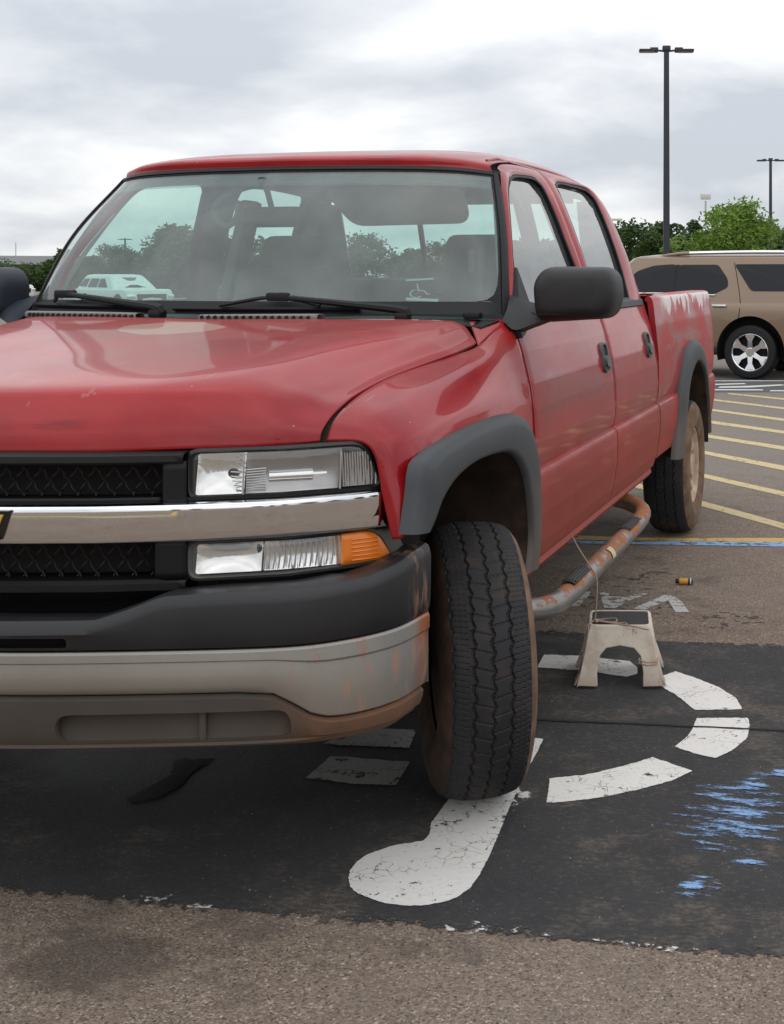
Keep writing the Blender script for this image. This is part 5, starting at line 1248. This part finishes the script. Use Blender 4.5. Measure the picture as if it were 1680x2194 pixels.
for s in (1, -1):
    # roof rail: chrome middle between grey feet
    m = MB(); m.tube([(s * .66, y, 1.786 + .012 * math.sin((y - 1.9) * 1.6)) for y in np.linspace(1.95, 3.55, 14)], .026, 8); rr_ = m.build('roof_rail', CHROME, SUV)
    m = MB(); m.tube([(s * .665, 1.45, 1.733), (s * .665, 1.60, 1.756), (s * .66, 1.80, 1.780), (s * .66, 1.95, 1.786)], [.015, .024, .028, .028], 8); m.tube([(s * .66, 3.55, 1.786), (s * .66, 3.75, 1.778), (s * .66, 3.92, 1.74)], [.028, .026, .015], 8); m.build('rail_foot', TAN, rr_)
    # belt chrome, door handles, door gaps, pillar applique
    for y0, y1 in ((1.05, 1.78), (1.86, 2.42)): MB().box((s * (sgx(1.185) + .012), (y0 + y1) / 2, 1.185), (.02, y1 - y0, .022), bev=.005).build('belt_strip', CHROME, SUV)
    for y in (1.62, 2.50): MB().box((s * 1.008, y, 1.035), (.03, .21, .035), bev=.010).build('door_handle', CHROME, SUV)
    MB().prism([(1.775, 1.20), (1.845, 1.20), (1.845, 1.62), (1.775, 1.62)], lambda y, z: (s * (sgx(z) + .005), y, z), lambda y, z: (s * (sgx(z) - .02), y, z)).build('pillar_cover', BLACK_TRIM, SUV)
    for P in ([(2.655, 1.65), (2.70, 1.50), (2.775, 1.20), (2.80, 1.02), (2.78, .86)], [(1.81, 1.17), (1.81, .50)]):
        q = chord(np.array(P), 12); xx = lambda z: sgx(z) + .003 if z > 1.09 else 1.004 - .05 * max(0, (z - .98) / .11)
        m = MB().grid([[(s * xx(z), y - .005, z) for y, z in q], [(s * xx(z), y + .005, z) for y, z in q]]); m.build('door_gap', VOID, SUV)
    m = MB().box((s * 1.0, 1.45, .40), (.04, 2.05, .10), bev=.02); m.build('lower_cladding', BLACK_PL, SUV)
WHITE = simple('white_car_paint', (.72, .73, .72), .3, var=.04, coat=.6)
DARKP = simple('dark_car_paint', (.02, .022, .026), .3, var=.1, coat=.6)
W2 = [[(.95, .98), (1.75, .98), (1.75, 1.30), (1.45, 1.30)], [(1.83, .98), (2.6, .98), (2.55, 1.30), (1.83, 1.30)], [(2.70, 1.0), (3.35, 1.02), (3.10, 1.29), (2.66, 1.30)]]
small = dict(L=(-.85, 3.65), wb=2.65, hw=.88, belt=.95, roof=1.40, cab=(.35, 3.55, 1.05, 3.2), wr=.32, rim=.22, hoodz=.92, windows=W2, rimmat=simple('alloy', (.5, .5, .5), .35, metal=.8))
car('wagon', 'white wagon seen through the windshield, parked in the distance', 'car', (-24.2, 38.4, 0), R(58), WHITE, **small)
car('dark_car', 'dark car seen through the rear window of the pickup', 'car', (-11.5, 27.5, 0), R(84), DARKP, **small)
car('white_car', 'white car at the left edge behind the wing mirror', 'car', (-23.6, 26.6, 0), R(70), WHITE, **small)
car('white_van', 'white van with dark windows at the far left before the shrubs', 'van', (-40.3, 52.6, 0), R(75), WHITE, **{**small, 'roof': 1.62, 'windows': [[(y, z * 1.13) for y, z in w] for w in W2]})

def at(u, d): return (2.122 + (-.2182 + .9759 * (u - 1290) / 2788) * d, -3.549 + (.9759 + .2182 * (u - 1290) / 2788) * d)
# ================================================================ lamp posts
POST = simple('dark_blue_black_paint', (.022, .025, .035), .45, var=.2)
def lamp_post(x, y, H, label):
    E_ = empty('lamp_post', (x, y, 0), R(12.6), label, 'lamp post', 'black twin-headed parking lot lamp posts')
    MB().tube([(0, 0, 0), (0, 0, H)], [.145, .105], 4).xf(Matrix.Rotation(R(45), 4, 'Z')).build('pole', POST, E_, smooth=False)
    MB().box((0, 0, .25), (.6, .6, .5), bev=.04).build('base', simple('concrete_base', (.35, .34, .32), .9), E_)
    MB().box((0, 0, H + .03), (.24, .24, .16), bev=.03).build('cap', POST, E_)
    for s in (1, -1):
        a = MB(); a.tube([(0, 0, H - .05), (s * .26, 0, H - .02)], .03, 8); a.box((s * .52, 0, H - .03), (.56, .34, .075), bev=.025); a.box((s * .36, 0, H + .03), (.24, .2, .06), bev=.02)
        h = a.build('lamp_head', POST, E_); MB().box((s * .55, 0, H - .072), (.40, .24, .012)).build('lamp_panel', simple('led_panel', (.35, .35, .33), .3), h)
lamp_post(-4.335, 33.946, 8.02, 'tall black twin-headed lamp post rising just behind the tan SUV')
lamp_post(-4.86, 72.767, 8.10, 'farther, smaller black twin-headed lamp post by the bright green tree')
lamp_post(*at(268, 150), 5.4, 'small black lamp post seen through the windshield on the passenger side')
GALV = simple('galvanised_steel', (.50, .50, .49), .5, var=.1)
E_ = empty('floodlight_mast', (-13.335, 105.711, 0), R(12.6), 'thin pale floodlight mast above the distant trees', 'floodlight')
MB().tube([(0, 0, 0), (0, 0, 7.6)], [.11, .08], 8).build('mast', GALV, E_)
m = MB().box((0, 0, 7.95), (.85, .3, .45), bev=.04); m.tube([(-.38, 0, 7.9), (-.38, 0, 8.25)], .05, 6); m.build('floodlight_head', simple('lamp_pale', (.62, .60, .55), .5), E_)
E_ = empty('floodlight_mast', (-15.6, 74.3, 0), R(12.6), 'pale flat lamp on a mast partly hidden by the truck cab', 'floodlight')
MB().tube([(0, 0, 0), (0, 0, 4.75)], [.07, .05], 8).build('mast', GALV, E_); MB().box((.95, 0, 4.78), (1.2, .3, .14), bev=.04).build('floodlight_head', simple('lamp_pale2', (.62, .60, .55), .5), E_)
E_ = empty('mast', (-98, 130, 0), 0, 'thin mast standing above the long low building', 'mast'); MB().tube([(0, 0, 0), (0, 0, 5.1)], .06, 6).build('pole', GALV, E_)

# ================================================================ trees
def leafmat(name, a, b):
    t = NT(name); f = t.noise(1.6, 4, .6); g_ = t.noise(14, 2)
    c = t.mix(f, a, b); c = t.mix(t.ss(g_, .4, .7, 0, .5), c, tuple(k * .45 for k in a))
    t.set(base=c, rough=.6, spec=.3)
    tl = t.n('ShaderNodeBsdfTranslucent'); t.l(c, tl.inputs[0]); ms = t.n('ShaderNodeMixShader'); ms.inputs[0].default_value = .3
    t.l(t.b.outputs[0], ms.inputs[1]); t.l(tl.outputs[0], ms.inputs[2]); t.l(ms.outputs[0], t.out.inputs[0]); return t.mat
LEAF_B = leafmat('bright_leaf', (.12, .22, .026), (.21, .33, .045)); LEAF_D = leafmat('dark_leaf', (.045, .080, .026), (.080, .12, .04)); LEAF_M = leafmat('mid_leaf', (.045, .085, .022), (.085, .135, .036))
BARK = simple('bark', (.09, .07, .055), .9, var=.3, bump=.6, bscale=20)
def crown_mesh(seed, W, Hc, z0, nclump, nleaf, size, mat):
    r = random.Random(seed); m = MB()
    cl = []
    for _ in range(nclump):
        a = r.uniform(0, 6.283); rad = W / 2 * math.sqrt(r.random()) * .9; h = r.random()
        k = math.sin(math.pi * (.12 + .80 * h)) ** .8
        cl.append((rad * k * math.cos(a), rad * k * math.sin(a), z0 + Hc * h, W * r.uniform(.10, .20)))
    for (x, y, z, s) in cl:
        for _ in range(nleaf):
            while True:
                d = Vector((r.uniform(-1, 1), r.uniform(-1, 1), r.uniform(-1, 1)))
                if d.length < 1: break
            p = Vector((x, y, z)) + Vector((d.x * s, d.y * s, d.z * s * .75))
            u = Vector((r.gauss(0, 1), r.gauss(0, 1), r.gauss(0, .6))).normalized(); v = u.orthogonal().normalized(); q = size * r.uniform(.6, 1.3)
            m.add([p - u * q, p + v * q * .45, p + u * q, p - v * q * .45], [(0, 1, 2, 3)])
    return m.mesh('crown', mat, smooth=False), cl
def trunk_mesh(seed, Hh, r0, cl):
    r = random.Random(seed); m = MB(); P = [(r.uniform(-.08, .08) * k, r.uniform(-.08, .08) * k, Hh * k / 6) for k in range(7)]
    m.tube(P, list(np.linspace(r0, r0 * .35, 7)), 8)
    for (x, y, z, s) in cl[:12]:
        b = P[min(5, 2 + r.randrange(3))]; m.tube([b, (b[0] * .5 + x * .5, b[1] * .5 + y * .5, b[2] * .4 + z * .6), (x, y, z)], [r0 * .4, r0 * .22, r0 * .08], 5)
    return m.mesh('trunk', BARK)
def tree_kind(seed, W, Hh, z0, nc, nl, size, mat):
    cm, cl = crown_mesh(seed, W, Hh - z0, z0, nc, nl, size, mat); return cm, trunk_mesh(seed, Hh * .85, W * .03, cl)
def put_tree(kind, loc, sc, rz, label, group=None, name='tree'):
    E_ = empty(name, loc, rz, label, 'tree', group); E_.scale = (sc, sc, sc)
    link(bpy.data.objects.new('crown', kind[0]), E_); link(bpy.data.objects.new('trunk', kind[1]), E_); return E_
K1 = tree_kind(11, 4.6, 4.9, .9, 85, 70, .13, LEAF_B)
put_tree(K1, (-5.2, 58.5, 0), .95, 0, 'bright green leafy tree behind the tan SUV at the right', 'trees')
KS = tree_kind(12, 2.6, 3.2, .3, 40, 60, .11, LEAF_B)
put_tree(KS, (-7.9, 58.0, 0), .95, 1, 'low bright green sapling left of the bright green tree')
KD = [tree_kind(20 + k, 5.5 + k, 5.2 + .4 * k, .5, 70, 55, .26, [LEAF_M, LEAF_D, LEAF_M][k]) for k in range(3)]
KP = tree_kind(31, 2.2, 6.2, .5, 60, 60, .18, LEAF_D)
rt = random.Random(5)
LB = 'dark green tree at the lot edge behind the photographer, mirrored in the chrome'
LBS = ['dark green tree in the far row seen through the passenger side of the windshield', 'dark green tree in the far row seen past the seats through the rear window', 'dark green tree in the far row behind the tan SUV and lamp posts']
GRS = ['far trees on the left', 'far trees behind the cab', 'far trees behind the SUV']
for k, u in enumerate(list(range(130, 470, 55)) + list(range(470, 2150, 46))):
    d = rt.uniform(95, 125); x, y = at(u + rt.uniform(-15, 15), d)
    sc = rt.uniform(.78, 1.08) * (.62 if u < 470 else .72 if u < 1300 else 1)
    put_tree(KD[k % 3], (x, y, 0), sc, rt.uniform(0, 6), LBS[0 if u < 470 else 1 if u < 1330 else 2], GRS[0 if u < 470 else 1 if u < 1330 else 2])
x, y = at(1490, 88); put_tree(KP, (x, y, 0), .80, 0, 'narrow dark pointed tree left of the floodlight mast')
x, y = at(372, 80); put_tree(KD[1], (x, y, 0), .72, 2, 'lone tree seen through the windshield above the white wagon')
# trees round the rest of the lot (they show in the paint and chrome)
for k in range(40):
    a = R(-78 + k * 8.2) ; d = rt.uniform(62, 85)
    if R(75) < a < R(140): continue
    put_tree(KD[k % 3], (2 + d * math.cos(a), -3 + d * math.sin(a), 0), rt.uniform(.9, 1.3), rt.uniform(0, 6), LB, 'trees round the lot behind the photographer')
# shrubs before the long building on the left
KB = tree_kind(41, 3.6, 2.1, .1, 40, 60, .14, LEAF_M)
for k, u in enumerate(range(-40, 150, 22)):
    x, y = at(u, rt.uniform(104, 112)); e_ = put_tree(KB, (x, y, 0), rt.uniform(.85, 1.15), rt.uniform(0, 6), 'green shrub in the hedge before the long low building', 'hedge at the far left', 'shrub')
    e_['category'] = 'shrub'
# long low building at the far left
cx0, cy0 = at(-60, 150)
BD = empty('long_building', (cx0, cy0, 0), R(12.6 + 25), 'long low pale building with grey roof band at the far left', 'building')
MB().box((0, 0, 1.2), (60, 10, 2.4)).build('wall', simple('tan_wall', (.36, .33, .28), .9), BD, smooth=False)
MB().box((0, -.4, 2.95), (62, 12, 1.0), bev=.05).build('roof_band', simple('grey_fascia', (.34, .35, .36), .8, var=.1), BD, smooth=False)
MB().box((0, -5.03, 2.15), (60, .08, .5)).build('shadow_strip', simple('dark_strip', (.10, .10, .10), .6), BD, smooth=False)  # dark strip painting the shadow below the roof band
